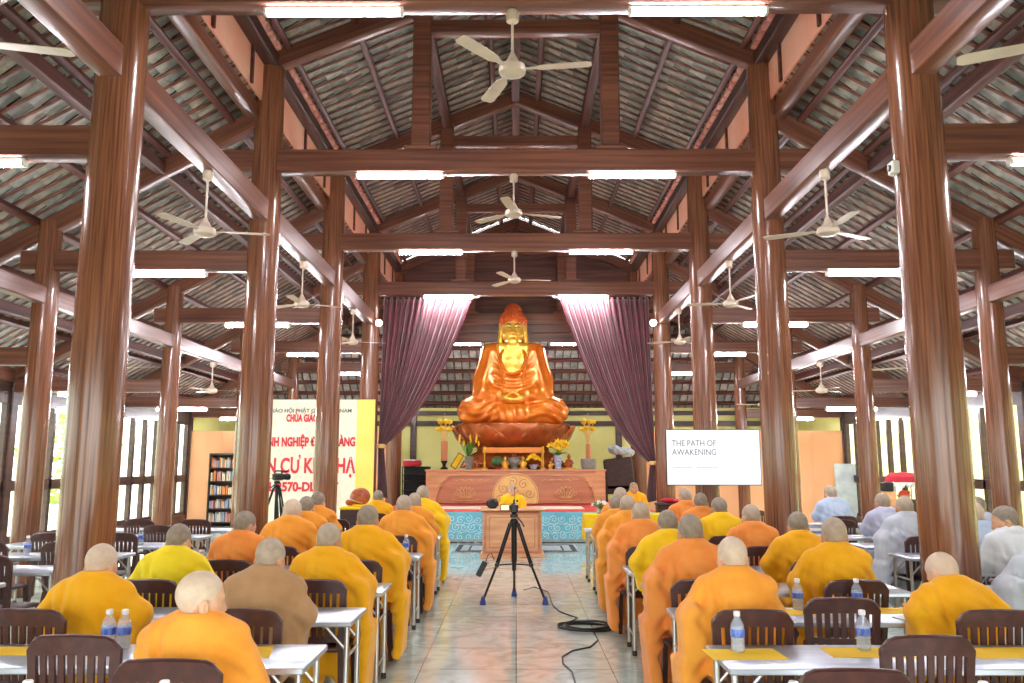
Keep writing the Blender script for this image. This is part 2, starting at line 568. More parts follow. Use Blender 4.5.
# ------------------------------------------------------------ distance-field surfaces for bodies, robes, statue
class Field:
    def __init__(s, lo, hi, h, zs=None):
        s.x = np.arange(lo[0], hi[0] + h, h, dtype=np.float32)
        s.y = np.arange(lo[1], hi[1] + h, h, dtype=np.float32)
        s.z = np.arange(lo[2], hi[2] + h, h, dtype=np.float32) if zs is None else np.asarray(zs, dtype=np.float32)
        s.F = np.full((len(s.x), len(s.y), len(s.z)), 1.0, dtype=np.float32)

    def sl(s, lo, hi):
        r = []
        for a, l, h in ((s.x, lo[0], hi[0]), (s.y, lo[1], hi[1]), (s.z, lo[2], hi[2])):
            r.append(slice(max(0, int(np.searchsorted(a, l)) - 1), min(len(a), int(np.searchsorted(a, h)) + 1)))
        return tuple(r)

    def put(s, lo, hi, fn, k, sub=False):
        mg = k + 0.03
        q = s.sl([v - mg for v in lo], [v + mg for v in hi])
        if any(t.stop <= t.start for t in q):
            return
        X = s.x[q[0]][:, None, None]
        Y = s.y[q[1]][None, :, None]
        Z = s.z[q[2]][None, None, :]
        d = fn(X, Y, Z)
        f = s.F[q]
        if sub:
            d = -d
            hh = np.clip(0.5 + 0.5 * (d - f) / k, 0, 1)
            s.F[q] = f * (1 - hh) + d * hh + k * hh * (1 - hh)
        else:
            hh = np.clip(0.5 + 0.5 * (d - f) / k, 0, 1)
            s.F[q] = d * (1 - hh) + f * hh - k * hh * (1 - hh)

    def cap(s, a, b, r0, r1=None, k=0.03, sub=False):
        a, b = Vector(a), Vector(b)
        r1 = r0 if r1 is None else r1
        d = b - a
        L2 = max(d.dot(d), 1e-9)
        rm = max(r0, r1)

        def fn(X, Y, Z):
            px, py, pz = X - a.x, Y - a.y, Z - a.z
            t = np.clip((px * d.x + py * d.y + pz * d.z) / L2, 0, 1)
            return np.sqrt((px - t * d.x) ** 2 + (py - t * d.y) ** 2 + (pz - t * d.z) ** 2) - (r0 + (r1 - r0) * t)
        s.put([min(a[i], b[i]) - rm for i in range(3)], [max(a[i], b[i]) + rm for i in range(3)], fn, k, sub)

    def ell(s, c, r, rot=None, k=0.03, sub=False):
        c = Vector(c)
        rm = max(r)
        Ri = rot.transposed() if rot is not None else Matrix.Identity(3)

        def fn(X, Y, Z):
            px, py, pz = X - c.x, Y - c.y, Z - c.z
            q = [Ri[i][0] * px + Ri[i][1] * py + Ri[i][2] * pz for i in range(3)]
            k0 = np.sqrt((q[0] / r[0]) ** 2 + (q[1] / r[1]) ** 2 + (q[2] / r[2]) ** 2)
            k1 = np.sqrt((q[0] / r[0] ** 2) ** 2 + (q[1] / r[1] ** 2) ** 2 + (q[2] / r[2] ** 2) ** 2) + 1e-6
            return k0 * (k0 - 1) / k1
        e = [rm] * 3 if rot is not None else r
        s.put([c[i] - e[i] for i in range(3)], [c[i] + e[i] for i in range(3)], fn, k, sub)

    def rbox(s, c, h, r, rot=None, k=0.03, sub=False):
        c = Vector(c)
        Ri = rot.transposed() if rot is not None else Matrix.Identity(3)
        rm = Vector(h).length + r

        def fn(X, Y, Z):
            px, py, pz = X - c.x, Y - c.y, Z - c.z
            q = [np.abs(Ri[i][0] * px + Ri[i][1] * py + Ri[i][2] * pz) - h[i] for i in range(3)]
            o = np.sqrt(sum(np.maximum(t, 0) ** 2 for t in q))
            return o + np.minimum(np.maximum(np.maximum(q[0], q[1]), q[2]), 0) - r
        e = [rm] * 3 if rot is not None else [h[i] + r for i in range(3)]
        s.put([c[i] - e[i] for i in range(3)], [c[i] + e[i] for i in range(3)], fn, k, sub)

    def torus(s, c, Rr, r, rot, k=0.02, ey=1.0):
        c = Vector(c)
        Ri = rot.transposed()
        e = Rr + r

        def fn(X, Y, Z):
            px, py, pz = X - c.x, Y - c.y, Z - c.z
            q = [Ri[i][0] * px + Ri[i][1] * py + Ri[i][2] * pz for i in range(3)]
            return np.sqrt((np.sqrt(q[0] ** 2 + (q[1] / ey) ** 2) - Rr) ** 2 + q[2] ** 2) - r
        s.put([c[i] - e for i in range(3)], [c[i] + e for i in range(3)], fn, k)

    def warp(s, fn):
        s.F += fn(s.x[:, None, None], s.y[None, :, None], s.z[None, None, :]).astype(np.float32)

    def surface(s):
        """naive surface nets -> (verts, quads)"""
        F = s.F
        F[0], F[-1] = np.maximum(F[0], .01), np.maximum(F[-1], .01)
        F[:, 0], F[:, -1] = np.maximum(F[:, 0], .01), np.maximum(F[:, -1], .01)
        F[:, :, 0], F[:, :, -1] = np.maximum(F[:, :, 0], .01), np.maximum(F[:, :, -1], .01)
        I = F < 0
        nx, ny, nz = F.shape
        cnt = np.zeros((nx - 1, ny - 1, nz - 1), dtype=np.int8)
        offs = [(i, j, k) for i in (0, 1) for j in (0, 1) for k in (0, 1)]
        for i, j, k in offs:
            cnt += I[i:nx - 1 + i, j:ny - 1 + j, k:nz - 1 + k]
        cells = np.argwhere((cnt > 0) & (cnt < 8))
        idx = np.full(cnt.shape, -1, dtype=np.int64)
        idx[cells[:, 0], cells[:, 1], cells[:, 2]] = np.arange(len(cells))
        acc = np.zeros((len(cells), 3))
        num = np.zeros(len(cells))
        ax = (s.x.astype(np.float64), s.y.astype(np.float64), s.z.astype(np.float64))
        for a in offs:
            for d in range(3):
                if a[d]:
                    continue
                b = list(a)
                b[d] = 1
                ia = cells + np.array(a)
                ib = cells + np.array(b)
                fa = F[ia[:, 0], ia[:, 1], ia[:, 2]].astype(np.float64)
                fb = F[ib[:, 0], ib[:, 1], ib[:, 2]].astype(np.float64)
                ok = (fa < 0) != (fb < 0)
                t = np.where(ok, fa / np.where(ok, fa - fb, 1), 0)
                for q in range(3):
                    pa = ax[q][ia[:, q]]
                    pb = ax[q][ib[:, q]]
                    acc[:, q] += np.where(ok, pa + (pb - pa) * t, 0)
                num += ok
        verts = acc / num[:, None]
        quads = []
        for d in range(3):
            u, w = (d + 1) % 3, (d + 2) % 3
            lo = [slice(None)] * 3
            hi = [slice(None)] * 3
            lo[d], hi[d] = slice(0, -1), slice(1, None)
            A, B = I[tuple(lo)], I[tuple(hi)]
            e = np.argwhere(A != B)
            e = e[(e[:, u] > 0) & (e[:, w] > 0) & (e[:, u] < F.shape[u] - 1) & (e[:, w] < F.shape[w] - 1)]
            fl = A[e[:, 0], e[:, 1], e[:, 2]]
            du = np.zeros(3, int)
            dw = np.zeros(3, int)
            du[u], dw[w] = 1, 1
            g = lambda c: idx[c[:, 0], c[:, 1], c[:, 2]]
            q = np.stack([g(e - du - dw), g(e - dw), g(e), g(e - du)], 1)
            q[~fl] = q[~fl][:, ::-1]
            quads.append(q)
        return verts, np.concatenate(quads)


def np_mesh(name, verts, quads, m):
    me = bpy.data.meshes.new(name)
    n, k = len(verts), len(quads)
    me.vertices.add(n)
    me.vertices.foreach_set('co', np.ascontiguousarray(verts, dtype=np.float32).ravel())
    w = quads.shape[1]
    me.loops.add(k * w)
    me.loops.foreach_set('vertex_index', np.ascontiguousarray(quads, dtype=np.int32).ravel())
    me.polygons.add(k)
    me.polygons.foreach_set('loop_start', np.arange(0, k * w, w, dtype=np.int32))
    me.polygons.foreach_set('loop_total', np.full(k, w, dtype=np.int32))
    me.update(calc_edges=True)
    me.validate()
    me.shade_smooth()
    if m:
        me.materials.append(M[m] if isinstance(m, str) else m)
    return me


def sub_mesh(name, verts, quads, keep, off, m):
    """the faces of a surface whose corners are all in KEEP, lifted off it by OFF and closed at the back"""
    sel = quads[keep[quads].all(axis=1)]
    nrm = np.zeros_like(verts)
    a = verts[quads[:, 2]] - verts[quads[:, 0]]
    b = verts[quads[:, 3]] - verts[quads[:, 1]]
    fn = np.cross(a, b)
    for i in range(4):
        np.add.at(nrm, quads[:, i], fn)
    nrm /= (np.linalg.norm(nrm, axis=1, keepdims=True) + 1e-12)
    used = np.unique(sel)
    mp = np.full(len(verts), -1)
    mp[used] = np.arange(len(used))
    up = verts[used] + nrm[used] * off
    return np_mesh(name, up, mp[sel], m)
# ============================================================ THE HALL
CX, OX, WX = 3.49, 6.45, 9.4            # inner columns, outer columns, window walls
BAY = 4.2
YK = [2.6 + BAY * k for k in range(6)]  # trusses at 2.6, 6.8, 11.0, 15.2, 19.4, 23.6
YB = 27.8                                # back wall
Y0 = -1.6                                # open front of the hall
ZT = 5.72                                # underside of the tie beams

struct(MB().box((0, 13, -0.06), (26, 32, 0.12)).build('floor', 'polished_floor', smooth=0))
struct(MB().box((0, 13, -0.25), (120, 130, 0.2)).build('ground', 'concrete', smooth=0))


# ---- roof slopes: overlapping tiles on battens over rafters, closed above by an added sheet that blocks daylight
def roof_slope(name, P, U, D, inside, n_u, n_d, gap=1.0, bw=.05):
    """P upper corner, U unit along the ridge, D unit down the slope"""
    P, U, D = Vector(P), Vector(U), Vector(D)
    N = U.cross(D).normalized()
    if N.z < 0:
        N = -N
    tw, te = 0.25, 0.27
    mb = MB()
    for j in range(n_d):
        for i in range(n_u):
            u, d = (i + 0.5) * tw, (j + 0.5) * te
            if not inside(u, d):
                continue
            jit = rnd.uniform(-.012, .012)
            a, b = u - 0.108 + jit, u + 0.108 + jit
            rows = []
            for dd, up in ((d - 0.155, 0.045), (d + 0.155, 0.0)):
                rows.append([P + U * a + D * dd + N * (up + 0.0), P + U * (a + .054) + D * dd + N * (up + 0.018), P + U * (b - .054) + D * dd + N * (up + 0.018), P + U * b + D * dd + N * up])
            vs = rows[0] + rows[1]
            vs += [p + N * 0.014 for p in vs]
            fs = [(0, 1, 5, 4), (1, 2, 6, 5), (2, 3, 7, 6), (8, 12, 13, 9), (9, 13, 14, 10), (10, 14, 15, 11),
                  (4, 5, 13, 12), (5, 6, 14, 13), (6, 7, 15, 14), (0, 8, 9, 1), (1, 9, 10, 2), (2, 10, 11, 3), (0, 4, 12, 8), (3, 11, 15, 7)]
            mb.add(vs, fs)
    o = struct(mb.build(name, 'roof_tile', smooth=0))
    bt = MB()
    for i in range(n_u + 1):
        u = i * tw
        ds = [(j + .5) * te for j in range(n_d) if inside(min(max(u, .01), n_u * tw - .01), (j + .5) * te)]
        if ds:
            bt.beam(P + U * u + D * (min(ds) - .13) - N * .014, P + U * u + D * (max(ds) + .13) - N * .014, bw, 0.03, N)
    bt.build('batten', 'batten_wood', o)
    sk = MB()
    us = [(i + 0.5) * tw for i in range(n_u)]
    for j in range(n_d):
        d = (j + .5) * te
        q = [u for u in us if inside(u, d)]
        if q:
            c = [P + U * (min(q) - .16) + D * (d - .14), P + U * (max(q) + .16) + D * (d - .14), P + U * (max(q) + .16) + D * (d + .14), P + U * (min(q) - .16) + D * (d + .14)]
            sk.add([p + N * .075 for p in c] + [p + N * .10 for p in c], [(0, 1, 2, 3), (7, 6, 5, 4), (0, 4, 5, 1), (1, 5, 6, 2), (2, 6, 7, 3), (3, 7, 4, 0)])
    sk.build('light_block_sheet', 'rafter_wood', o, smooth=0)  # added dark sheet, keeps daylight from leaking between tiles
    nd = max(2, int(n_d * te / gap))
    for q in range(nd):
        d = (q + .5) * n_d * te / nd
        us = [(i + .5) * tw for i in range(n_u) if inside((i + .5) * tw, d)]
        if us:
            MB().stick(P + U * (min(us) - .12) + D * d - N * .09, P + U * (max(us) + .12) + D * d - N * .09, 0.09, 0.12, 'purlin', 'rafter_wood', o, N)
    return o


ZU, XU = 7.46, 3.78          # lower edge of the upper roof
ZR = 9.02                     # its ridge
LU = YK[5] + 0.15 - Y0
nu_u = int(LU / .25)
sl_u = math.hypot(XU, ZR - ZU)
nd_u = int(round(sl_u / .27))
for sx in (-1, 1):
    roof_slope('ceiling', (0.0, Y0, ZR), (0, 1, 0), (sx * XU / sl_u, 0, -(ZR - ZU) / sl_u), lambda u, d: True, nu_u, nd_u)
ZL, XL0, XL1, ZW = 6.80, 3.60, 9.75, 3.36   # lower roof: top edge, bottom edge
sl_l = math.hypot(XL1 - XL0, ZL - ZW)
nd_l = int(round(sl_l / .27))
LL = YB + .4 - Y0
nu_l = int(LL / .25)
for sx in (-1, 1):
    def ins(u, d):
        return Y0 + u < 23.8 + (YB + .4 - 23.8) * d / sl_l
    roof_slope('ceiling', (sx * XL0, Y0, ZL), (0, 1, 0), (sx * (XL1 - XL0) / sl_l, 0, -(ZL - ZW) / sl_l), ins, nu_l, nd_l)
sl_b = math.hypot(YB + .4 - 23.78, ZL - ZW)


def ins_b(u, d):
    h = XL0 + (XL1 - XL0) * d / sl_b
    return abs(u - XL1) < h


roof_slope('ceiling', (-XL1, 23.78, ZL), (1, 0, 0), (0, (YB + .4 - 23.78) / sl_b, -(ZL - ZW) / sl_b), ins_b, int(2 * XL1 / .25), int(round(sl_b / .27)), .50, .025)


# ---- clerestory strips between the two roofs, with their purlins and eave tiles tinted as if lit through
for sx in (-1, 1):
    o = struct(MB().box((sx * 3.56, (Y0 + YK[5]) / 2, 7.0), (0.03, YK[5] - Y0, 0.54)).build('wall_clerestory', 'clerestory_paint', smooth=0))
    for i in range(int((YK[5] - Y0) / 1.4)):
        MB().box((sx * 3.535, Y0 + 0.7 + 1.4 * i, 7.0), (0.05, 0.06, 0.52)).build('stud', 'rafter_wood', o)
    e = MB()
    n = int((YK[5] - Y0) / .25)
    for i in range(n):
        e.bbox((sx * (3.36), Y0 + .12 + .25 * i, 7.525), (0.10, 0.17, 0.10), .02)
    e.build('lit_eave_tile', 'lit_eave_tile', o)
    struct(MB().stick((sx * 3.46, Y0, 7.36), (sx * 3.46, YK[5] + .1, 7.36), 0.20, 0.20, 'beam_purlin', 'dark_wood'))
    struct(MB().stick((sx * 3.68, Y0, 6.58), (sx * 3.68, YK[5] + .1, 6.58), 0.18, 0.20, 'beam_purlin', 'beam_wood'))
    for xx in (4.95, 7.93):
        zz = ZL - (xx - XL0) * (ZL - ZW) / (XL1 - XL0) - .27
        struct(MB().stick((sx * xx, Y0, zz), (sx * xx, 25.2, zz), 0.14, 0.18, 'beam_purlin', 'rafter_wood'))
    struct(MB().stick((sx * 1.33, Y0, 8.22), (sx * 1.33, YK[5], 8.22), 0.16, 0.18, 'beam_purlin', 'rafter_wood'))
struct(MB().stick((0, Y0, 8.78), (0, YK[5], 8.78), 0.16, 0.2, 'beam_ridge', 'rafter_wood'))


# ---- columns
def column(x, y, r, h):
    prof = [(r * 1.0, 0.0), (r * 1.02, 0.02), (r * 1.03, h * .3), (r * .98, h * .7), (r * .9, h)]
    return struct(MB().lathe(prof, n=28).build('column', 'column_wood', loc=(x, y, 0), rot=(0, 0, rnd.uniform(0, 6))))


def plinth(x, y, r):
    return MB()


for k, y in enumerate(YK):
    for sx in (-1, 1):
        column(sx * CX, y, 0.212, 7.28)
        zo = ZL - (OX - XL0) * (ZL - ZW) / (XL1 - XL0) - .18
        column(sx * OX, y, 0.165, zo)
        # posts along the window wall
        struct(MB().bbox((sx * WX, y, 1.7), (0.2, 0.2, 3.4), .02).build('post', 'dark_wood'))

# ---- trusses
for k, y in enumerate(YK):
    T = []
    T.append(MB().stick((-4.15, y, ZT + .16), (4.15, y, ZT + .16), 0.22, 0.32, 'beam_tie', 'beam_wood'))
    for sx in (-1, 1):
        T.append(MB().bbox((sx * 1.33, y, 7.15), (0.26, 0.22, 2.22), .02).build('beam_post', 'beam_wood'))
        T.append(MB().bbox((sx * 1.33, y, 6.07), (0.46, 0.24, 0.06), .01).build('beam_pad', 'beam_wood'))
        T.append(MB().stick((sx * 3.60, y, 7.32), (0, y, 8.80), 0.18, 0.26, 'beam_rafter', 'beam_wood'))
        T.append(MB().stick((sx * 3.40, y, 6.66), (sx * 9.5, y, 6.66 - 6.1 * (ZL - ZW) / (XL1 - XL0)), 0.18, 0.24, 'beam_rafter', 'beam_wood'))
        T.append(MB().stick((sx * CX, y, 4.46), (sx * (OX + .35), y, 4.46), 0.18, 0.28, 'beam_side', 'beam_wood'))
        T.append(MB().stick((sx * OX, y, 3.14), (sx * (WX + .1), y, 3.14), 0.16, 0.24, 'beam_side', 'beam_wood'))
    T.append(MB().stick((-1.33, y, 7.89), (1.33, y, 7.89), 0.18, 0.2, 'beam_collar', 'beam_wood'))
    for o in T:
        struct(o)

# longitudinal beams, inner pair and outer pair, with blocks under them where they pass a column
for sx in (-1, 1):
    struct(MB().stick((sx * CX, Y0, 5.14), (sx * CX, YK[4] + .15, 5.14), 0.20, 0.30, 'beam_long', 'beam_wood'))
    struct(MB().stick((sx * OX, Y0, 3.97), (sx * OX, YK[5] + .15, 3.97), 0.17, 0.24, 'beam_long', 'beam_wood'))
    struct(MB().stick((sx * WX, Y0, 3.34), (sx * WX, YB, 3.34), 0.2, 0.26, 'beam_plate', 'beam_wood'))

# ---- gable of dark planks over the last truss and the plank apron behind it
g = MB()
for i in range(19):
    zc = 6.04 + (i + .5) * .15
    hw = 3.42 if zc < 7.3 else max(0.1, min(3.42, (8.92 - zc) / .413))
    g.bbox((0, YK[5] + .16, zc), (2 * hw, .05, .152), .006)
struct(g.build('wall_gable', 'plank_wood'))
g = MB()
for i in range(2):
    g.bbox((0, YK[5] - .02, 5.60 - .26 * i), (2 * (CX - .2), .06, .25), .006)
struct(g.build('wall_apron', 'plank_wood'))

# ---- back wall: yellow plaster with dark posts and a rail
bw = struct(MB().box((0, YB + .1, 1.79), (2 * WX + .3, 0.2, 3.58)).build('wall_back', 'yellow_wall', smooth=0))
MB().bbox((0, YB - .03, 3.05), (2 * WX, .1, .17), .01).build('rail', 'dark_wood', bw)
for x in (-9.3, -6.45, -3.45, 3.45, 6.45, 9.3):
    MB().bbox((x, YB - .05, 1.7), (.2, .16, 3.4), .01).build('post', 'dark_wood', bw)
MB().bbox((0, YB - .05, 3.40), (2 * WX, .14, .14), .01).build('rail', 'dark_wood', bw)

# ---- orange partitions closing the aisles at the last truss
for sx, x0, x1, nm in ((-1, -9.3, -3.7, 'wall_partition_left'), (1, 3.7, 9.3, 'wall_partition_right')):
    p = struct(MB().box(((x0 + x1) / 2, YK[5] + .02, 1.32), (x1 - x0, .08, 2.64)).build(nm, 'orange_paint', smooth=0))
    for i in range(4):
        MB().box((x0 + (x1 - x0) * (i + .7) / 4.4, YK[5] - .022, 1.32), (.02, .012, 2.64)).build('batten', 'orange_paint', p)

# ---- unseen front wall added to temper daylight from behind; wide entrance left open
fw = struct(MB().box((-8.2, Y0, 1.7), (2.6, .16, 3.4)).box((8.2, Y0, 1.7), (2.6, .16, 3.4)).box((0, Y0, 3.27), (13.8, .16, .3)).build('wall_front', 'yellow_wall', smooth=0))
struct(MB().prism([(-9.6, 3.4), (9.6, 3.4), (3.7, 6.8), (3.7, 7.5), (0, 9.1), (-3.7, 7.5), (-3.7, 6.8)], Y0 - .06, Y0 + .02).build('wall_gable', 'plank_wood', smooth=0))

# ---- window walls
wn = 0
for sx in (-1, 1):
    side = 'left' if sx < 0 else 'right'
    struct(MB().box((sx * WX, (Y0 + YB) / 2, 0.14), (0.18, YB - Y0, 0.28)).build('wall_sill_' + side, 'plank_wood', smooth=0))
    struct(MB().box((sx * WX, (Y0 + YB) / 2, 3.05), (0.12, YB - Y0, 0.34)).build('wall_head_' + side, 'dark_wood', smooth=0))
    struct(MB().box((sx * WX, (YK[5] + YB) / 2, 1.6), (.14, YB - YK[5], 3.2)).build('wall_rear_' + side, 'yellow_wall', smooth=0))
    ys = [Y0] + YK
    for a, b in zip(ys[:-1], ys[1:]):
        wn += 1
        a1, b1 = a + .1, b - .1
        f = MB()
        f.bbox((sx * WX, (a1 + b1) / 2, 0.33), (.12, b1 - a1, .1), .01)
        f.bbox((sx * WX, (a1 + b1) / 2, 1.30), (.12, b1 - a1, .2), .01)
        f.bbox((sx * WX, (a1 + b1) / 2, 2.85), (.12, b1 - a1, .09), .01)
        w = struct(f.build('window_%d' % wn, 'dark_wood'))
        n = 6
        for i in range(n + 1):
            yy = a1 + (b1 - a1) * i / n
            MB().bbox((sx * WX, yy, 1.6), (.12, .10 if i % 6 else .14, 2.5), .01).build('mullion', 'dark_wood', w)
        MB().box((sx * WX, (a1 + b1) / 2, 1.6), (.008, b1 - a1, 2.5)).build('pane', 'window_glass', w, smooth=0)

# ---- garden outside the windows
struct(MB().box((12.6, 14, 2.1), (.2, 34, 4.5)).box((12.6, 14, 4.4), (.34, 34, .12)).build('wall_garden', 'cream_wall', smooth=0))


def garden_tree(x, y, h, w, label):
    t = thing('garden_tree', label, 'tree', (x, y, -.15), rnd.uniform(0, 6), 'garden trees outside the windows')
    MB().tube([(0, 0, 0), (.05, .02, h * .3), (-.04, .05, h * .6), (0, 0, h * .8)], [.12, .1, .07, .03], 8).build('trunk', 'trunk_bark', t)
    f = MB()
    for _ in range(420):
        th, ph, rr = rnd.uniform(0, 2 * PI), math.acos(rnd.uniform(-1, 1)), rnd.uniform(.45, 1) ** .6
        c = V(math.cos(th) * math.sin(ph) * w * rr, math.sin(th) * math.sin(ph) * w * rr, h * .58 + math.cos(ph) * h * .46 * rr)
        a = V(rnd.uniform(-1, 1), rnd.uniform(-1, 1), rnd.uniform(-.6, .6)).normalized()
        b = a.orthogonal().normalized()
        s1, s2 = rnd.uniform(.12, .24), rnd.uniform(.07, .12)
        n = a.cross(b) * .03
        f.add([c - a * s1, c - b * s2 + n, c + a * s1, c + b * s2 + n, c - n], [(0, 1, 2), (0, 2, 3), (0, 4, 1), (1, 4, 2), (2, 4, 3), (3, 4, 0)])
    f.build('crown', 'garden_leaf', t, smooth=0)


for i, y in enumerate((9.5, 14.0, 18.0, 21.5, 25.0)):
    for sx in (-1,):
        garden_tree(sx * (13.5 + (i % 2) * 1.2), y + (sx > 0) * .9, 3.4 + .5 * ((i * 3 + (sx > 0)) % 3), 1.25 + .2 * (i % 3),
                    'leafy green garden tree beyond the %s windows, %s from the camera' % ('left' if sx < 0 else 'right', ['first', 'second', 'third', 'fourth', 'fifth'][i]))

# ============================================================ LIGHTS AND FANS
ORD = ['first', 'second', 'third', 'fourth', 'fifth', 'sixth', 'seventh', 'eighth', 'ninth']
SIDE = {-1: 'left', 1: 'right'}


def tube_light():
    t = thing('tube_light', 'x', 'tube light', (0, 0, 0), 0, 'white tube lights under the beams')
    MB().bbox((0, 0, -.012), (1.24, .07, .024), .005).build('housing', 'white_paint', t)
    d = MB()
    ring = [(-.034, 0), (-.036, -.022), (-.022, -.046), (0, -.052), (.022, -.046), (.036, -.022), (.034, 0)]
    d.loft([[V(x, p[0], p[1] - .022) for p in ring] for x in (-.585, .585)])
    d.build('diffuser', 'tube_glow', t)
    for sx in (-1, 1):
        MB().bbox((sx * .602, 0, -.045), (.034, .076, .062), .008).build('end_cap', 'white_paint', t)
    return freeze(t)


TL = tube_light()
first_tube = [True]


def put_tube(x, y, z, label):
    if first_tube[0]:
        first_tube[0] = False
        TL.location = (x, y, z)
        TL['label'] = label
    else:
        dup(TL, (x, y, z), 0, label)


for k in range(1, 6):
    for sx in (-1, 1):
        put_tube(sx * 1.62, YK[k] - .02, ZT - .002 if k < 5 else 5.19, 'white tube light under the %s tie beam of the nave, %s of the centre' % (ORD[k - 1], SIDE[sx]))
        put_tube(sx * 4.86, YK[k] - .02, 4.318, 'white tube light under the %s side beam of the %s aisle' % (ORD[k - 1], SIDE[sx]))
    if k > 1:
        for sx in (-1, 1):
            put_tube(sx * 7.9, YK[k] - .02, 3.018, 'white tube light under the %s beam next to the %s windows' % (ORD[k - 1], SIDE[sx]))


def ceiling_fan(dl):
    t = thing('ceiling_fan', 'x', 'fan', (0, 0, 0), 0, 'cream three-blade ceiling fans')
    MB().lathe([(.02, -.12), (.055, -.10), (.06, -.02), (.05, 0)], n=16).build('canopy', 'fan_cream', t)
    MB().tube([(0, 0, -.08), (0, 0, -.46 - dl)], .013, 8).build('rod', 'fan_cream', t)
    m = MB().lathe([(.01, -.62), (.07, -.618), (.115, -.595), (.125, -.56), (.11, -.525), (.07, -.505), (.05, -.47), (.03, -.43), (.016, -.40)], (0, 0, -dl), n=24)
    m.build('motor', 'fan_cream', t)
    for q in range(3):
        rot = Matrix.Rotation(q * 2 * PI / 3, 3, 'Z')
        b = MB()
        rings = []
        for x, w in ((.10, .04), (.2, .052), (.26, .11), (.5, .125), (.66, .13), (.70, .09)):
            tw = .10
            rings.append([rot @ V(x, y_, -.56 - dl + y_ * tw + dz) for y_, dz in ((-w / 2, 0), (w / 2, 0), (w / 2, .006), (-w / 2, .006))])
        b.loft(rings)
        b.build('blade', 'fan_cream', t)
    return freeze(t)


FANS = {}


def put_fan(x, y, z, rz, label, dl=0.0):
    if dl not in FANS:
        f = FANS[dl] = ceiling_fan(dl)
        f.location, f.rotation_euler = (x, y, z), (0, 0, rz)
        f['label'] = label
    else:
        dup(FANS[dl], (x, y, z), rz, label)


for k, a in ((1, 1.95), (2, .35), (3, .1)):
    put_fan(-.03, YK[k] + .04, ZT, a, 'cream ceiling fan hanging from the %s tie beam over the central aisle' % ORD[k - 1])
for i, y in enumerate((4.7, 8.9, 13.1, 17.3)):
    for sx in (-1, 1):
        put_fan(sx * CX, y, 4.99, (.25, .2, .5, .3)[i] + (0 if sx < 0 else .35), 'cream ceiling fan under the inner %s beam, %s from the camera' % (SIDE[sx], ORD[i]), .15)
for i, y in enumerate((13.1, 17.3, 21.5)):
    for sx in (-1, 1):
        put_fan(sx * OX, y, 3.85, .15 + .3 * i + .2 * sx, 'cream ceiling fan under the outer %s beam, %s from the camera' % (SIDE[sx], ORD[i]), .05)

for sx in (-1, 1):
    t = thing('spot_lamp', 'small round white spot lamp on the %s column beside the curtain' % SIDE[sx], 'lamp', (sx * 3.24, YK[4] - .18, 5.02), 0, 'spot lamps on the columns')
    rot = Matrix.Rotation(R(68), 3, 'X') @ Matrix.Identity(3)
    MB().lathe([(.03, 0), (.07, .03), (.085, .12), (.08, .13)], n=16, rot=Matrix.Rotation(R(100), 3, 'X')).build('housing', 'white_paint', t)
    MB().ball((0, -.13, -.02), (.075, .03, .075), 14, 8).build('lens', 'spot_glow', t)
    MB().bbox((0, .06, .05), (.04, .14, .04), .006).build('bracket', 'white_paint', t)

# two added lamps, hidden behind the fourth tie beam to brighten the statue
for sx in (-1, 1):
    t = thing('spot_lamp', 'added spot lamp, unseen behind the fourth tie beam, aimed at the statue from the %s' % SIDE[sx], 'lamp', (sx * .95, YK[4] + .16, 5.80), 0, 'added lamps brightening the statue')
    rt_ = Matrix.Rotation(R(-128), 3, 'X')
    MB().lathe([(.03, -.10), (.06, -.08), (.07, .05), (.065, .06)], (0, .10, 0), 16, rot=rt_).build('housing', 'white_paint', t)
    MB().bbox((0, .0, .06), (.05, .12, .04), .006).build('bracket', 'white_paint', t)
    sl_ = bpy.data.lights.new('added_spot_light', 'SPOT')
    sl_.energy = 48
    sl_.color = (1.0, .94, .84)
    sl_.spot_size = R(80)
    sl_.spot_blend = .7
    sl_.shadow_soft_size = .07
    so_ = bpy.data.objects.new('added_spot_light', sl_)
    C.objects.link(so_)
    so_.location = (sx * .95, YK[4] + .34, 5.74)
    so_.rotation_euler = (V(0, 22.6, 4.4) - so_.location).to_track_quat('-Z', 'Y').to_euler()
# ============================================================ PEOPLE
HS = 1.05


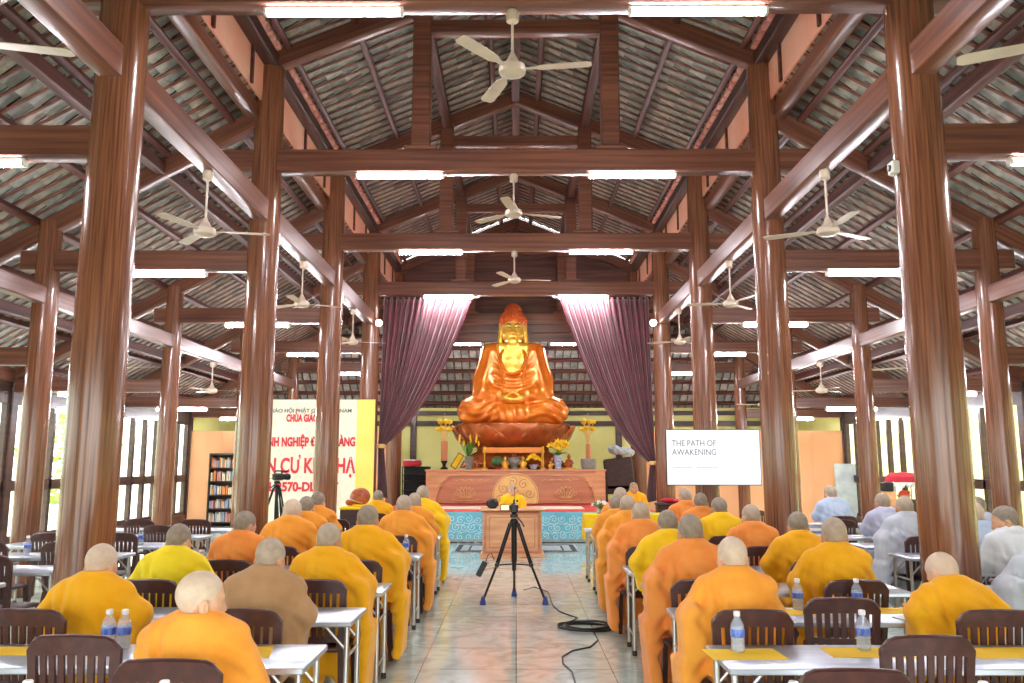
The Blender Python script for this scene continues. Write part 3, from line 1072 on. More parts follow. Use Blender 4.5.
def person_shapes(lean=8, pitch=16, yaw=0, reach=0.0, arms='table', girth=1.0, drape=0, shirt=False, roll=0, tall=1.0):
    """one seated figure facing +y, hips at the origin's (0, 0, .53): body and robe as two continuous surfaces"""
    Rl = Matrix.Rotation(-R(lean), 3, 'X')
    H = V(0, 0, .53)

    def U(x, y, z):
        return H + Rl @ V(x, y, (z - H.z) * tall)
    Rh = Matrix.Rotation(R(yaw), 3, 'Z') @ Matrix.Rotation(R(roll), 3, 'Y') @ Matrix.Rotation(-R(pitch), 3, 'X')
    hp = U(0, .0, 1.058)

    def Hd(x, y, z):
        return hp + Rh @ (V(x, y, z) * HS)
    zs = list(np.arange(-.02, .68, .011)) + list(np.arange(.68, .86, .0065)) + list(np.arange(.86, 1.44, .0085))
    b = Field((-.40, -.30, 0), (.40, .66, 1), .0085, zs)
    # trunk
    b.cap((-.08, 0, .575), (.08, 0, .575), .10, k=.05)
    b.ell(U(0, .01, .72), (.145 * girth, .11, .22), Rl, k=.06)
    b.ell(U(0, .005, .91), (.165 * girth, .11, .17), Rl, k=.06)
    b.cap(U(-.15, 0, .985), U(.15, 0, .985), .058, k=.06)
    b.cap(U(0, -.012, 1.0), Hd(0, -.012, .05), .060, .058, k=.035)
    # head
    b.ell(Hd(0, -.008, .112), (.078 * HS, .099 * HS, .094 * HS), Rh, k=.02)
    b.ell(Hd(0, .038, .045), (.060 * HS, .060 * HS, .072 * HS), Rh, k=.04)
    b.cap(Hd(-.022, .066, -.008), Hd(.022, .066, -.008), .018 * HS, k=.025)
    b.cap(Hd(-.05, .045, .066), Hd(.05, .045, .066), .024 * HS, k=.03)
    for s in (-1, 1):
        b.ell(Hd(s * .030, .098, .088), (.017, .012, .011), Rh, k=.012, sub=True)
        b.cap(Hd(s * .012, .088, .104), Hd(s * .044, .078, .103), .010 * HS, k=.012)
        Re = Rh @ Matrix.Rotation(s * R(-18), 3, 'Z')
        b.ell(Hd(s * .081, -.008, .062), (.0125, .023, .036), Re, k=.010)
        b.ell(Hd(s * .090, -.002, .064), (.006, .010, .016), Re, k=.006, sub=True)
    b.cap(Hd(0, .094, .088), Hd(0, .106, .050), .009 * HS, .014 * HS, k=.014)
    b.cap(Hd(-.010, .096, .046), Hd(.010, .096, .046), .010 * HS, k=.008)
    b.cap(Hd(-.018, .088, .021), Hd(.018, .088, .021), .010, k=.010)
    b.cap(Hd(-.017, .087, .010), Hd(.017, .087, .010), .010, k=.010)
    b.cap(Hd(-.022, .100, .0155), Hd(.022, .100, .0155), .0035, k=.004, sub=True)
    # arms and hands
    A = []
    for s in (-1, 1):
        sh = U(s * .168, 0, .972)
        if arms == 'table':
            el, wr = V(s * .228, .13, .812), V(s * .125, .43 + reach, .802)
        elif arms == 'wide':
            el, wr = V(s * .262, .12, .815), V(s * .10, .42 + reach, .802)
        elif arms == 'lap':
            el, wr = V(s * .235, .06, .70), V(s * .07, .27, .655)
        elif arms == 'out':
            el, wr = V(s * (.285 if s == drape else .245), .12, .815), V(s * .10, .42 + reach, .802)
        else:
            el, wr = (V(s * .265, .10, .745), V(s * .12, .43, .80)) if s > 0 else (V(s * .285, .04, .70), V(s * .10, .27, .66))
        A.append((s, sh, el, wr))
        b.cap(sh, el, .048, .040, k=.02)
        b.cap(el, wr, .040, .028, k=.02)
        f = (wr - el)
        f.z = 0
        f = (f.normalized() + V(s * .15, .25, -.05)).normalized()
        side = f.cross(V(0, 0, 1)).normalized() * (-s)      # towards the thumb (inner) side
        up = side.cross(f) if side.cross(f).z > 0 else f.cross(side)
        pc = wr + f * .048
        rot = Matrix((side, f, up)).transposed()
        b.rbox(pc, (.026, .034, .004), .011, rot, k=.014)
        for q, (o, ln) in enumerate(((.032, .072), (.011, .082), (-.011, .076), (-.032, .058))):
            k0 = wr + f * .082 + side * o
            d1 = (f + side * o * 2.4 + up * .12).normalized()
            k1 = k0 + d1 * ln * .5
            k2 = k1 + (d1 - up * .75).normalized() * ln * .5
            b.cap(k0, k1, .0098, .0088, k=.004)
            b.cap(k1, k2, .0088, .0076, k=.003)
        t0 = wr + f * .026 + side * .026
        t1 = t0 + (f * .6 + side * .8).normalized() * .036
        t2 = t1 + (f * .95 + side * .2 - up * .15).normalized() * .030
        b.cap(t0, t1, .0125, .011, k=.008)
        b.cap(t1, t2, .011, .009, k=.003)
    # legs and feet
    for s in (-1, 1):
        kn, an = V(s * .115, .29, .515), V(s * .12, .28, .09)
        b.cap((s * .085, .02, .56), kn, .080, .056, k=.04)
        b.cap(kn, an, .055, .038, k=.03)
        b.cap((s * .12, .25, .045), (s * .13, .42, .03), .040, .030, k=.03)
    bv, bq = b.surface()

    # ---- robe
    g = Field((-.46, -.34, 0), (.46, .60, 1), .0105, np.arange(.02, 1.22, .0105))
    e = .022
    g.ell(U(0, .0, .74), (.155 * girth + e, .118 + e, .25), Rl, k=.06)
    g.ell(U(0, -.005, .91), (.162 * girth + e, .112 + e, .19), Rl, k=.07)
    for s in (-1, 1):
        g.cap(U(s * .05, -.015, 1.045), U(s * .166, -.005, .975), .056, .066, k=.06)
    for s, sh, el, wr in A:
        w2 = el.lerp(wr, .86)
        fat = .064 if shirt else .074
        g.cap(sh, el, fat, fat + .010, k=.045)
        g.cap(el, w2, fat - .008, .040 if not shirt else .038, k=.03)
        if not shirt:
            lo = el.lerp(w2, .25)
            g.rbox(V(lo.x + s * .004, lo.y - .03, lo.z - .10), (.028, .06, .10), .028, Matrix.Rotation(s * R(12), 3, 'Y'), k=.06)
    g.rbox((0, -.01, .565), (.15, .09, .06), .045, k=.05)
    for s in (-1, 1):
        g.cap((s * .10, .03, .568), (s * .12, .295, .535), .10, .072, k=.03)
        g.cap((s * .12, .295, .52), (s * .125, .30, .14), .078, .088 if not shirt else .070, k=.05)
    if not shirt:
        g.rbox((0, .16, .545), (.11, .14, .03), .03, k=.04)
        g.rbox((0, .32, .34), (.10, .02, .17), .04, k=.04)
    if drape:
        for s in ((-1, 1) if drape == 2 else (drape,)):
            g.cap((s * .17, .0, .58), (s * .295, .02, .52), .05, .04, k=.04)
            g.rbox((s * .288, .07, .60), (.012, .10, .20), .032, k=.07)
            g.rbox((s * .20, .03, .74), (.07, .06, .10), .04, k=.07)
            g.rbox((s * .305, .12, .31), (.010, .17, .22), .026, Matrix.Rotation(s * R(4), 3, 'Y'), k=.06)

    fr = 1.0 if not shirt else .8

    def folds(X, Y, Z):
        a = np.abs(X)
        w = np.clip((1.03 - Z) / .12, 0, 1)
        f = .011 * np.sin(30 * (Z + .9 * a) + 9 * np.sin(6 * X + 4 * Z)) * np.clip(a / .12, 0, 1) * np.clip((Z - .62) / .1, 0, 1)
        f = f + .009 * np.sin(44 * X + 10 * np.sin(7 * Z) + 5 * Y) * np.clip((.98 - Z) / .25, 0, 1)
        f = f + .0055 * np.sin(60 * Y + 46 * X + .8 * Z) * np.clip((.44 - Z) / .1, 0, 1)
        f = f * np.clip((.33 - a) / .08, .12, 1)
        return f * w * fr
    g.warp(folds)
    # collar standing round the neck, open inside
    cz = 1.075 if not shirt else 1.06
    Rc = Rl @ Matrix.Rotation(-R(10), 3, 'X')
    g.torus(U(0, -.012, cz), .070, .017 if not shirt else .014, Rc, k=.03, ey=1.05)
    g.torus(U(0, -.010, cz - .03), .078, .018, Rc, k=.03, ey=1.05)
    g.cap(U(0, -.012, cz - .02), U(0, -.005, cz + .16), .060, .066, k=.010, sub=True)
    gv, gq = g.surface()

    # ---- close-cropped hair: the scalp part of the head
    Ri = np.array(Rh.transposed())
    q = ((bv - np.array(hp)) @ Ri.T) / HS
    x, y, z = q[:, 0], q[:, 1], q[:, 2]
    line = np.interp(y, [-.12, -.045, -.02, .03, .055, .095], [.035, .030, .088, .085, .135, .165])
    keep = (z > line) & (np.abs(x) < .084) & (z > .02)
    return bv, bq, gv, gq, keep, Hd, Rh


SHAPES = {}


def shapes(key):
    if key not in SHAPES:
        bv, bq, gv, gq, keep, Hd, Rh = person_shapes(**dict(key))
        SHAPES[key] = (np_mesh('body', bv, bq, 'skin'), np_mesh('robe', gv, gq, 'robe_orange'), sub_mesh('hair', bv, bq, keep, .0022, 'stubble_grey'), Hd, Rh)
    return SHAPES[key]


def set_mat(o, m):
    o.material_slots[0].link = 'OBJECT'
    o.material_slots[0].material = M[m]


def person(x, y, label, robe='robe_orange', skin='skin', hair='stubble_grey', rz=0.0, z=0.0, sc=1.0, group=None, face=False, cloth_name='robe', **pose):
    key = tuple(sorted(pose.items()))
    bm_, gm, hm, Hd, Rh = shapes(key)
    t = thing('person', label, 'person', (x, y, z), rz, group)
    t.scale = (sc, sc, sc)
    for nm, me, m in (('body', bm_, skin), (cloth_name, gm, robe), ('hair', hm, hair)):
        o = bpy.data.objects.new(nm, me)
        C.objects.link(o)
        o.parent = t
        set_mat(o, m)
    if face:
        for s in (-1, 1):
            MB().ball(Hd(s * .030, .084, .087), .0125 * HS, 10, 8).build('eye', 'eye_white', t)
            MB().ball(Hd(s * .030, .0945, .086), (.006, .004, .006), 10, 6, Rh).build('iris', 'brow_black', t)
            MB().tube([Hd(s * .012, .094, .107), Hd(s * .03, .095, .111), Hd(s * .047, .084, .106)], [.003, .004, .002], 6).build('eyebrow', 'brow_black', t)
        MB().ball(Hd(0, .094, .0155), (.020, .006, .007), 12, 6, Rh).build('lips', 'lip', t)
    return t


YT = [4.11 + 1.165 * k for k in range(-1, 9)]       # front edges of the table rows; YT[1] is the first row in view


def row(k):
    return 4.11 + 1.165 * k


def seat(px, k, dy=0.0):
    y = row(k) - .30 + dy
    return pix(px, y + .07, 1.2), y


# variants of the pose, shared by several people
READ = dict(lean=9, pitch=18, yaw=0, girth=1.05)
READ_R = dict(lean=9, pitch=20, yaw=-14, girth=1.05)
READ_L = dict(lean=8, pitch=16, yaw=16, girth=1.0)
UP = dict(lean=4, pitch=6, yaw=0, girth=1.0)
WIDE = dict(lean=13, pitch=22, yaw=-8, girth=1.12, arms='wide')
DRAPE_R = dict(lean=9, pitch=14, yaw=-16, girth=1.06, arms='out', drape=1)
DRAPE_L = dict(lean=8, pitch=12, yaw=6, girth=1.0, arms='table', drape=-1)
BOW = dict(lean=24, pitch=40, yaw=16, girth=1.05, arms='table')
TURN = dict(lean=0, pitch=6, yaw=-52, girth=1.12, arms='lap')
SHIRT = dict(lean=10, pitch=18, yaw=12, girth=1.02, shirt=True)
SHIRT_L = dict(lean=14, pitch=16, yaw=66, girth=1.05, shirt=True)
FACE = dict(lean=3, pitch=4, yaw=0, girth=1.0, arms='lap')

CHAIRS = []       # occupied seats, filled while the people are placed


def sit(px, k, label, chair, dy=0.0, cx=0.0, **kw):
    x, y = seat(px, k, dy)
    person(x, y, label, **kw)
    CHAIRS.append((x + cx, y - .045, chair))


GL, GR, GW = 'monks seated left of the central aisle', 'monks seated right of the central aisle', 'people in pale clothes in the right side aisle'
# ---- left block
sit(205, 0, 'person in an orange robe at the nearest left table, shaved head turned to the right', 'dark brown slatted chair of the nearest left person in orange looking right', dy=0.0, robe='robe_orange', hair='stubble_pale', group=GL, tall=.90, **TURN)
sit(94, 1, 'person in a golden robe hunched beside the big left foreground column', 'dark brown slatted chair under the golden-robed person at the left foreground column', robe='robe_golden', hair='stubble_pale', group=GL, cx=-.16, tall=.93, **WIDE)
sit(264, 1, 'person in a brown robe, shaved head bowed, left of the aisle', 'dark brown slatted chair under the brown-robed person', robe='robe_brown', skin='skin_tan', hair='stubble_grey', group=GL, sc=1.0, **dict(WIDE, yaw=-14, pitch=26, arms='table', girth=1.15))
sit(173, 2, 'person in a lemon yellow robe between the left columns, dark stubble', 'dark brown slatted chair under the lemon-robed person between the left columns', robe='robe_lemon', hair='stubble_dark', group=GL, **WIDE)
sit(327, 2, 'person in a golden yellow robe hanging to the floor, directly before the brown-robed person', 'dark brown slatted chair under the golden-yellow robe that hangs to the aisle floor', robe='robe_golden', hair='stubble_grey', skin='skin_tan', group=GL, sc=1.0, **DRAPE_R)
sit(241, 3, 'person in a pale orange robe right beside the second left column', 'dark brown slatted chair under the pale orange robe beside the second left column', robe='robe_deep', hair='stubble_dark', group=GL, sc=1.02, **dict(READ_R, yaw=-26))
sit(366, 3, 'person in a broad golden yellow robe on the left aisle seat, third row', 'dark brown slatted chair under the broad golden yellow robe, third row left aisle', robe='robe_golden', hair='stubble_dark', skin='skin_tan', group=GL, sc=1.06, **DRAPE_R)
sit(289, 4, 'person in an orange robe with a pale shaved head, leftmost of three heads together', 'dark brown slatted chair under the leftmost of the three close orange robes', robe='robe_orange', hair='stubble_pale', group=GL, sc=1.07, **WIDE)
sit(305, 5, 'person in an orange robe half hidden, middle of three heads together', 'dark brown slatted chair under the middle of the three close orange robes', robe='robe_orange', hair='stubble_dark', group=GL, sc=1.05, **READ)
sit(316, 6, 'person in an orange robe before the banner, rightmost of three heads together', 'dark brown slatted chair under the rightmost of the three close orange robes', robe='robe_orange', hair='stubble_dark', group=GL, sc=1.06, **READ_R)
sit(403, 5, 'person in an orange robe with sleeve hanging to the aisle, fifth row left', 'dark brown slatted chair under the orange robe with the hanging sleeve, fifth row left', robe='robe_orange', hair='stubble_grey', group=GL, sc=1.06, **DRAPE_R)
sit(414, 6, 'person in an orange robe mostly hidden behind the fifth-row aisle person on the left', 'dark brown slatted chair under the mostly hidden orange robe on the left aisle', robe='robe_orange', hair='stubble_grey', group=GL, sc=1.05, **READ)
sit(422, 7, 'person in a bright yellow robe in the front left row, nearest the platform', 'dark brown slatted chair under the bright yellow robe in the front left row', robe='robe_yellow', hair='stubble_grey', group=GL, sc=1.10, **DRAPE_R)
sit(378, 8.6, 'person in a golden robe far left by the red-topped table, small dark head', 'dark brown slatted chair by the far left yellow-covered table', robe='robe_golden', hair='stubble_dark', group=GL, **READ_L)
# ---- right block
sit(733, 1, 'person in a wide orange robe, pale bald head, nearest right aisle seat', 'dark brown slatted chair under the wide orange robe on the nearest right aisle seat', robe='robe_orange', hair='stubble_pale', group=GR, sc=1.0, **DRAPE_L)
sit(958, 1, 'person in a golden robe bowing the head low before the right foreground column', 'dark brown slatted chair under the person bowing before the right foreground column', robe='robe_golden', hair='stubble_pale', group=GR, tall=.90, **BOW)
sit(691, 2, 'person in an orange robe with grey hair stubble, second row right aisle seat', 'dark brown slatted chair under the orange robe, second row right aisle seat', robe='robe_deep', hair='stubble_dark', skin='skin_tan', group=GR, sc=1.05, **DRAPE_L)
sit(832, 2, 'person in a golden robe with upright tan head, behind the empty chair right', 'dark brown slatted chair under the upright golden-robed person on the right', robe='robe_golden', hair='stubble_grey', skin='skin_tan', group=GR, sc=1.03, **UP)
sit(669, 3, 'person in a bright yellow robe on the right aisle, third row', 'dark brown slatted chair under the bright yellow robe on the right aisle', robe='robe_yellow', hair='stubble_dark', skin='skin_tan', group=GR, sc=1.03, **dict(WIDE, yaw=4, pitch=16))
sit(800, 3, 'person in a golden robe with black stubble beside the second right column', 'dark brown slatted chair under the golden robe beside the second right column', robe='robe_golden', hair='stubble_dark', skin='skin_tan', group=GR, sc=1.02, **WIDE)
sit(641, 4, 'person in an orange robe with sloping shoulders, fourth row right aisle seat', 'dark brown slatted chair under the orange robe, fourth row right aisle seat', robe='robe_deep', hair='stubble_grey', group=GR, sc=1.04, **DRAPE_L)
sit(752, 4, 'person in a pale orange robe just left of the second right column', 'dark brown slatted chair under the pale orange robe left of the second right column', robe='robe_deep', hair='stubble_grey', group=GR, sc=1.02, **READ_L)
sit(628, 5, 'person in an orange robe, fifth row right aisle seat', 'dark brown slatted chair under the orange robe, fifth row right aisle seat', robe='robe_orange', hair='stubble_grey', skin='skin_tan', group=GR, sc=1.06, **DRAPE_L)
sit(720, 5, 'person in a bright yellow robe under the right end of the white screen', 'dark brown slatted chair under the bright yellow robe below the screen', robe='robe_yellow', hair='stubble_dark', skin='skin_tan', group=GR, sc=1.04, **READ_L)
sit(616, 6, 'person in an orange robe half hidden, sixth row right aisle seat', 'dark brown slatted chair under the half hidden orange robe, sixth row right', robe='robe_orange', hair='stubble_dark', group=GR, sc=1.02, **READ)
sit(701, 6, 'person in a dull orange robe with dark stubble under the middle of the screen', 'dark brown slatted chair under the dull orange robe below the screen', robe='robe_deep', hair='stubble_dark', skin='skin_tan', group=GR, sc=1.05, **READ)
sit(621, 7, 'person in an orange robe in the front right row beside the flowers', 'dark brown slatted chair under the orange robe beside the flowers', robe='robe_orange', hair='stubble_grey', group=GR, sc=1.08, **READ_L)
sit(686, 7, 'person in an orange robe with light grey head under the left part of the screen', 'dark brown slatted chair under the light grey head below the screen', robe='robe_deep', hair='stubble_grey', group=GR, sc=1.07, **READ_L)
# ---- right aisle, pale clothes
sit(832, 8, 'person in a light blue shirt sitting alone before the right orange partition', 'dark brown slatted chair under the person in the light blue shirt', robe='shirt_blue', hair='stubble_grey', group=GW, cloth_name='shirt', sc=1.08, **SHIRT)
sit(884, 6, 'person in a lilac shirt left of the grey wide-sleeved robe', 'dark brown slatted chair under the person in the lilac shirt', robe='shirt_lilac', hair='stubble_grey', skin='skin_tan', group=GW, cloth_name='shirt', sc=1.05, **SHIRT)
sit(905, 5, 'person in a pale grey robe with wide sleeves left of the right foreground column', 'dark brown slatted chair under the pale grey wide-sleeved robe', robe='robe_grey', hair='stubble_grey', skin='skin_tan', group=GW, sc=1.05, **DRAPE_L)
sit(979, 5, 'person in a pale shirt with dark head near the right windows', 'dark brown slatted chair under the dark-headed person near the right windows', robe='shirt_lilac', hair='stubble_dark', skin='skin_tan', group=GW, cloth_name='shirt', sc=1.05, **SHIRT)
sit(976, 4, 'person in a pale blue shirt just right of the right foreground column', 'dark brown slatted chair under the pale blue shirt right of the foreground column', robe='shirt_blue', hair='stubble_pale', group=GW, cloth_name='shirt', sc=1.04, **SHIRT)
sit(1012, 3, 'person in a white shirt, face in profile looking left, at the right edge', 'dark brown slatted chair under the white-shirted person in profile', robe='shirt_white', hair='stubble_dark', group=GW, cloth_name='shirt', sc=1.02, dy=-.03, tall=1.10, **SHIRT_L)
sit(1040, 2, 'person in a white robe whose wide sleeve shows at the right edge of the photo', 'dark brown slatted chair under the white sleeve at the right edge', robe='robe_grey', hair='stubble_grey', group=GW, sc=1.0, **DRAPE_L)
# ---- the two who face the hall
SPX = pix(512.5, 16.75, 1.2)
person(SPX, 16.95, 'speaker in a yellow robe seated behind the wooden podium facing the hall', robe='robe_yellow', hair='stubble_grey', rz=PI, z=.018, sc=1.0, face=True, **FACE)
CHAIRS.append((SPX, 16.995, 'dark brown slatted chair of the speaker behind the podium', PI, .0135))
SX2 = pix(634, 17.35, 1.2)
person(SX2, 17.45, 'person in a golden robe facing the hall beside the platform, right of the altar', robe='robe_golden', hair='stubble_dark', skin='skin_tan', rz=PI, sc=1.04, face=True, **FACE)
CHAIRS.append((SX2, 17.5, 'dark brown slatted chair of the person facing the hall beside the platform', PI))
# ============================================================ CHAIRS, TABLES AND WHAT LIES ON THEM
def make_chair():
    t = thing('slatted_chair', 'x', 'chair', (0, 0, 0), 0, 'dark brown slatted plastic chairs')
    s = MB()
    pr = []
    for z, i in ((.408, .02), (.415, 0), (.43, 0), (.437, .012)):
        w0, w1, d0, d1 = .20 - i, .225 - i, -.19 + i, .23 - i
        pr.append([V(-w0, d0, z), V(w0, d0, z), V(w1, d1 - .05, z), V(w1 - .05, d1, z), V(-w1 + .05, d1, z), V(-w1, d1 - .05, z)])
    s.loft(pr)
    s.build('seat', 'plastic_brown', t)
    rot = Matrix.Rotation(R(7), 3, 'X')

    def P(x, z, y=0.0):
        bow = -.03 * (1 - (x / .22) ** 2)
        return rot @ V(x, y + bow, z - .45) + V(0, -.195, .45)
    b = MB()
    n = 14
    rings = []
    for i in range(n + 1):
        x = -.222 + .444 * i / n
        e = abs(x) / .222
        top = .925 - .022 * e ** 2 - .05 * max(0, (e - .72) / .28) ** 2
        bot = .815 + .018 * (1 - e ** 2)
        rings.append([P(x, bot, .014), P(x, bot, -.014), P(x, top - .008, -.016), P(x, top, -.006), P(x, top, .006), P(x, top - .008, .016)])
    b.loft(rings)
    for sx in (-1, 1):
        b.loft([[P(sx * x_ + dx, z, dy) for dx, dy in ((-.022, -.014), (.022, -.014), (.022, .014), (-.022, .014))] for x_, z in ((.175, .43), (.19, .6), (.20, .84))])
    for x in np.linspace(-.140, .140, 7):
        b.loft([[P(x * m_ + dx, z, dy) for dx, dy in ((-.0145, -.008), (.0145, -.008), (.0145, .008), (-.0145, .008))] for m_, z in ((.93, .50), (1.0, .83))])
    for z in (.51, .665):
        hw = .17 + .05 * (z - .5)
        b.loft([[P(x, z - .018, .011), P(x, z - .018, -.011), P(x, z + .018, -.011), P(x, z + .018, .011)] for x in np.linspace(-hw, hw, 7)])
    b.build('backrest', 'plastic_brown', t)
    for sx in (-1, 1):
        b = MB().loft([[V(sx * x_ + dx, y_ + dy, z) for dx, dy in ((-.018, -.02), (.018, -.02), (.018, .02), (-.018, .02))] for x_, y_, z in ((.215, .235, 0), (.205, .19, .42))])
        b.build('leg', 'plastic_brown', t)
        b = MB().loft([[V(sx * x_ + dx, y_ + dy, z) for dx, dy in ((-.018, -.02), (.018, -.02), (.018, .02), (-.018, .02))] for x_, y_, z in ((.205, -.25, 0), (.18, -.185, .42))])
        b.build('leg', 'plastic_brown', t)
    return freeze(t)


CH = make_chair()
cfirst = [True]


def put_chair(x, y, rz, label, z=0.0):
    if cfirst[0]:
        cfirst[0] = False
        CH.location, CH.rotation_euler = (x, y, 0), (0, 0, rz)
        CH['label'] = label
    else:
        dup(CH, (x, y, z), rz, label)


taken = []
for c in CHAIRS:
    put_chair(c[0], c[1], c[3] if len(c) > 3 else rnd.uniform(-.05, .05), c[2], c[4] if len(c) > 4 else 0.0)
    taken.append((c[0], c[1]))


def free(x, y):
    return all(abs(x - a) > .63 or abs(y - b) > .6 for a, b in taken)


put_chair(pix(82, 4.05, .9), 4.24, -.03, 'empty dark brown slatted chair at the bottom left, beside the nearest person in orange')
taken.append((pix(82, 4.05, .9), 4.1))


def make_table(L=2.0, D=.52):
    t = thing('folding_table', 'x', 'table', (0, 0, 0), 0, 'steel folding tables')
    tp = MB().bbox((0, D / 2, .7175), (L, D, .035), .006)
    tp.build('tabletop', 'steel', t)
    for sx in (-1, 1):
        for y in (.09, D - .06):
            lg = MB().tube([(sx * (L / 2 - .045), y, .70), (sx * (L / 2 - .045), y, .03)], .0165, 10).build('leg', 'steel_leg', t)
            MB().lathe([(.021, 0), (.022, .03), (.018, .045)], (sx * (L / 2 - .045), y, 0), 10).build('foot_cap', 'black_plastic', lg)
            MB().tube([(sx * (L / 2 - .06), y, .56), (sx * (L / 2 - .19), y, .698)], .009, 8).build('brace', 'steel_leg', t)
        MB().tube([(sx * (L / 2 - .045), .09, .50), (sx * (L / 2 - .045), D - .06, .50)], .010, 8).build('stretcher', 'steel_leg', t)
        MB().tube([(sx * (L / 2 - .045), .09, .17), (sx * (L / 2 - .045), D - .06, .17)], .010, 8).build('stretcher', 'steel_leg', t)
    return freeze(t)


TB = make_table()
tfirst = [True]


def put_table(x, y, label, group):
    if tfirst[0]:
        tfirst[0] = False
        TB.location = (x, y, 0)
        TB['label'], TB['group'] = label, group
    else:
        dup(TB, (x, y, 0), 0, label, group)


def ty(k):
    return row(k) if k >= 0 else 2.62


for sx in (-1, 1):
    for k in range(-1, 8):
        put_table(sx * 2.02, ty(k), 'steel-topped folding table %s of the central aisle, %s row from the camera' % (SIDE[sx], ORD[k + 1]), 'tables along the central aisle')
    for k in range(2, 9 if sx > 0 else 8):
        put_table(5.09 if sx > 0 else -5.2, ty(k), 'steel-topped folding table in the %s side aisle, %s row from the camera' % (SIDE[sx], ORD[k - 2]), 'tables in the side aisles')

for sx in (-1, 1):
    for k in range(0, 8):
        for i, x in enumerate((1.36, 1.96, 2.62)):
            if (sx, k) == (1, 0) or (sx, k, i) == (-1, 0, 2):
                continue
            yb = ty(k) + .06
            if free(sx * x, yb - .2):
                put_chair(sx * x, yb, rnd.uniform(-.06, .06), 'empty dark brown slatted chair tucked under the %s table %s of the aisle, %s place' % (ORD[k + 1], SIDE[sx], ('aisle', 'middle', 'outer')[i]))
                taken.append((sx * x, yb - .1))
    for k in range(2, 9 if sx > 0 else 8):
        for i, x in enumerate((4.62, 5.42)):
            yb = ty(k) + (-.02 if sx > 0 else .03)
            if all(abs(sx * x - a) > .52 or abs(yb - .2 - c_) > .6 for a, c_ in taken):
                put_chair(sx * x, yb, rnd.uniform(-.08, .08), 'empty dark brown slatted chair at the %s table of the %s side aisle, %s place' % (ORD[k - 2], SIDE[sx], ('inner', 'outer')[i]))
                taken.append((sx * x, yb - .1))
put_chair(pix(919, 4.05, .9), 4.25, 0.03, 'empty dark brown slatted chair at the bottom right, tallest in the photo')
put_chair(pix(848, 3.45, .9), 3.62, -.04, 'empty dark brown slatted chair cut by the bottom edge, beside a bottle cap')
put_chair(pix(749, 14.2, .8), 14.3, 2.4, 'dark brown chair standing turned below the right end of the screen')


def make_bottle():
    t = thing('water_bottle', 'x', 'bottle', (0, 0, 0), 0, 'small water bottles')
    MB().lathe([(.027, 0), (.031, .006), (.031, .055), (.0295, .06), (.031, .066), (.031, .125), (.027, .142), (.014, .165), (.0125, .178)], n=16).build('body', 'bottle_plastic', t)
    MB().lathe([(.0285, .004), (.0285, .05), (.0285, .10), (.024, .128)], n=14).build('water', 'bottle_plastic', t)
    MB().lathe([(.0316, .074), (.0324, .077), (.0324, .108), (.0316, .111)], n=16).build('wrapper', 'bottle_label', t)
    MB().lathe([(.0145, .176), (.0155, .18), (.0155, .197), (.013, .201)], n=14).build('cap', 'cap_white', t)
    t.scale = (1.14, 1.14, 1.0)
    return freeze(t)


BT = make_bottle()
bfirst = [True]
TZ = .735


def put_bottle(px, y, label):
    x = pix(px, y, TZ + .1)
    if bfirst[0]:
        bfirst[0] = False
        BT.location, BT['label'] = (x, y, TZ + .0025), label
    else:
        dup(BT, (x, y, TZ + .0025), rnd.uniform(0, 6), label)


put_bottle(107.5, 4.50, 'water bottle with white cap, left one of the pair on the near left table')
put_bottle(123, 4.50, 'water bottle with white cap, right one of the pair on the near left table')
put_bottle(162, 3.06, 'water bottle whose cap shows in front of the nearest left person in orange')
put_bottle(24, 3.06, 'water bottle whose cap shows at the bottom left corner')
put_bottle(737, 4.46, 'water bottle standing on a yellow sheet behind the wide orange robe')
put_bottle(862, 4.50, 'water bottle on the near right table left of the tallest empty chair')
put_bottle(797, 5.70, 'water bottle behind the empty chair on the second right table')
put_bottle(856, 5.70, 'water bottle half hidden behind the empty chair on the second right table')
put_bottle(794, 3.06, 'water bottle whose cap shows at the bottom edge beside the cut chair')
put_bottle(984, 3.06, 'water bottle whose cap shows at the bottom right below the tallest chair')
put_bottle(406, 9.15, 'water bottle at the left aisle edge of the fifth table')
put_bottle(418, 10.3, 'water bottle at the left aisle edge of the sixth table')
put_bottle(437, 12.6, 'water bottle at the left aisle edge of the farthest table')
put_bottle(322, 6.82, 'water bottle on the left beside the golden yellow robe hanging to the floor')
put_bottle(140, 10.1, 'water bottle on a table of the left side aisle near the windows')
put_bottle(26, 9.0, 'water bottle on a left side aisle table at the left photo edge')


def sheet(name, x, y, w, d, m, label, rz=0.0, h=.002, z=TZ, cat='paper', group='yellow sheets on the tables'):
    o = MB().bbox((0, 0, h / 2), (w, d, h), .0005).build(name, m, None, (x, y, z), 0, (0, 0, rz))
    return tag(o, label, cat, group)


sheet('yellow_sheet', pix(746, 4.36, TZ), 4.40, .38, .24, 'yellow_paper', 'yellow sheet under the bottle on the near right table', .05)
sheet('yellow_sheet', pix(868, 4.42, TZ), 4.44, .42, .24, 'yellow_paper', 'yellow sheet under the bottle left of the tallest empty chair', -.05)
sheet('yellow_sheet', pix(1004, 4.42, TZ), 4.44, .40, .24, 'yellow_paper', 'yellow sheet on the near right table at the right photo edge', .08)
sheet('yellow_sheet', pix(20, 4.42, TZ), 4.46, .62, .2, 'yellow_paper', 'long yellow sheet on the near left table at the left photo edge', 0)
sheet('yellow_sheet', pix(247, 4.42, TZ), 4.42, .24, .28, 'yellow_paper', 'yellow sheet on the near left table right of the orange shoulder', .2)
sheet('yellow_sheet', pix(770, 5.6, TZ), 5.62, .62, .22, 'yellow_paper', 'yellow sheet on the second right table beside the wide orange robe', 0)
sheet('yellow_sheet', pix(893, 5.6, TZ), 5.66, .34, .22, 'yellow_paper', 'yellow sheet on the second right table left of the bowing person', 0)
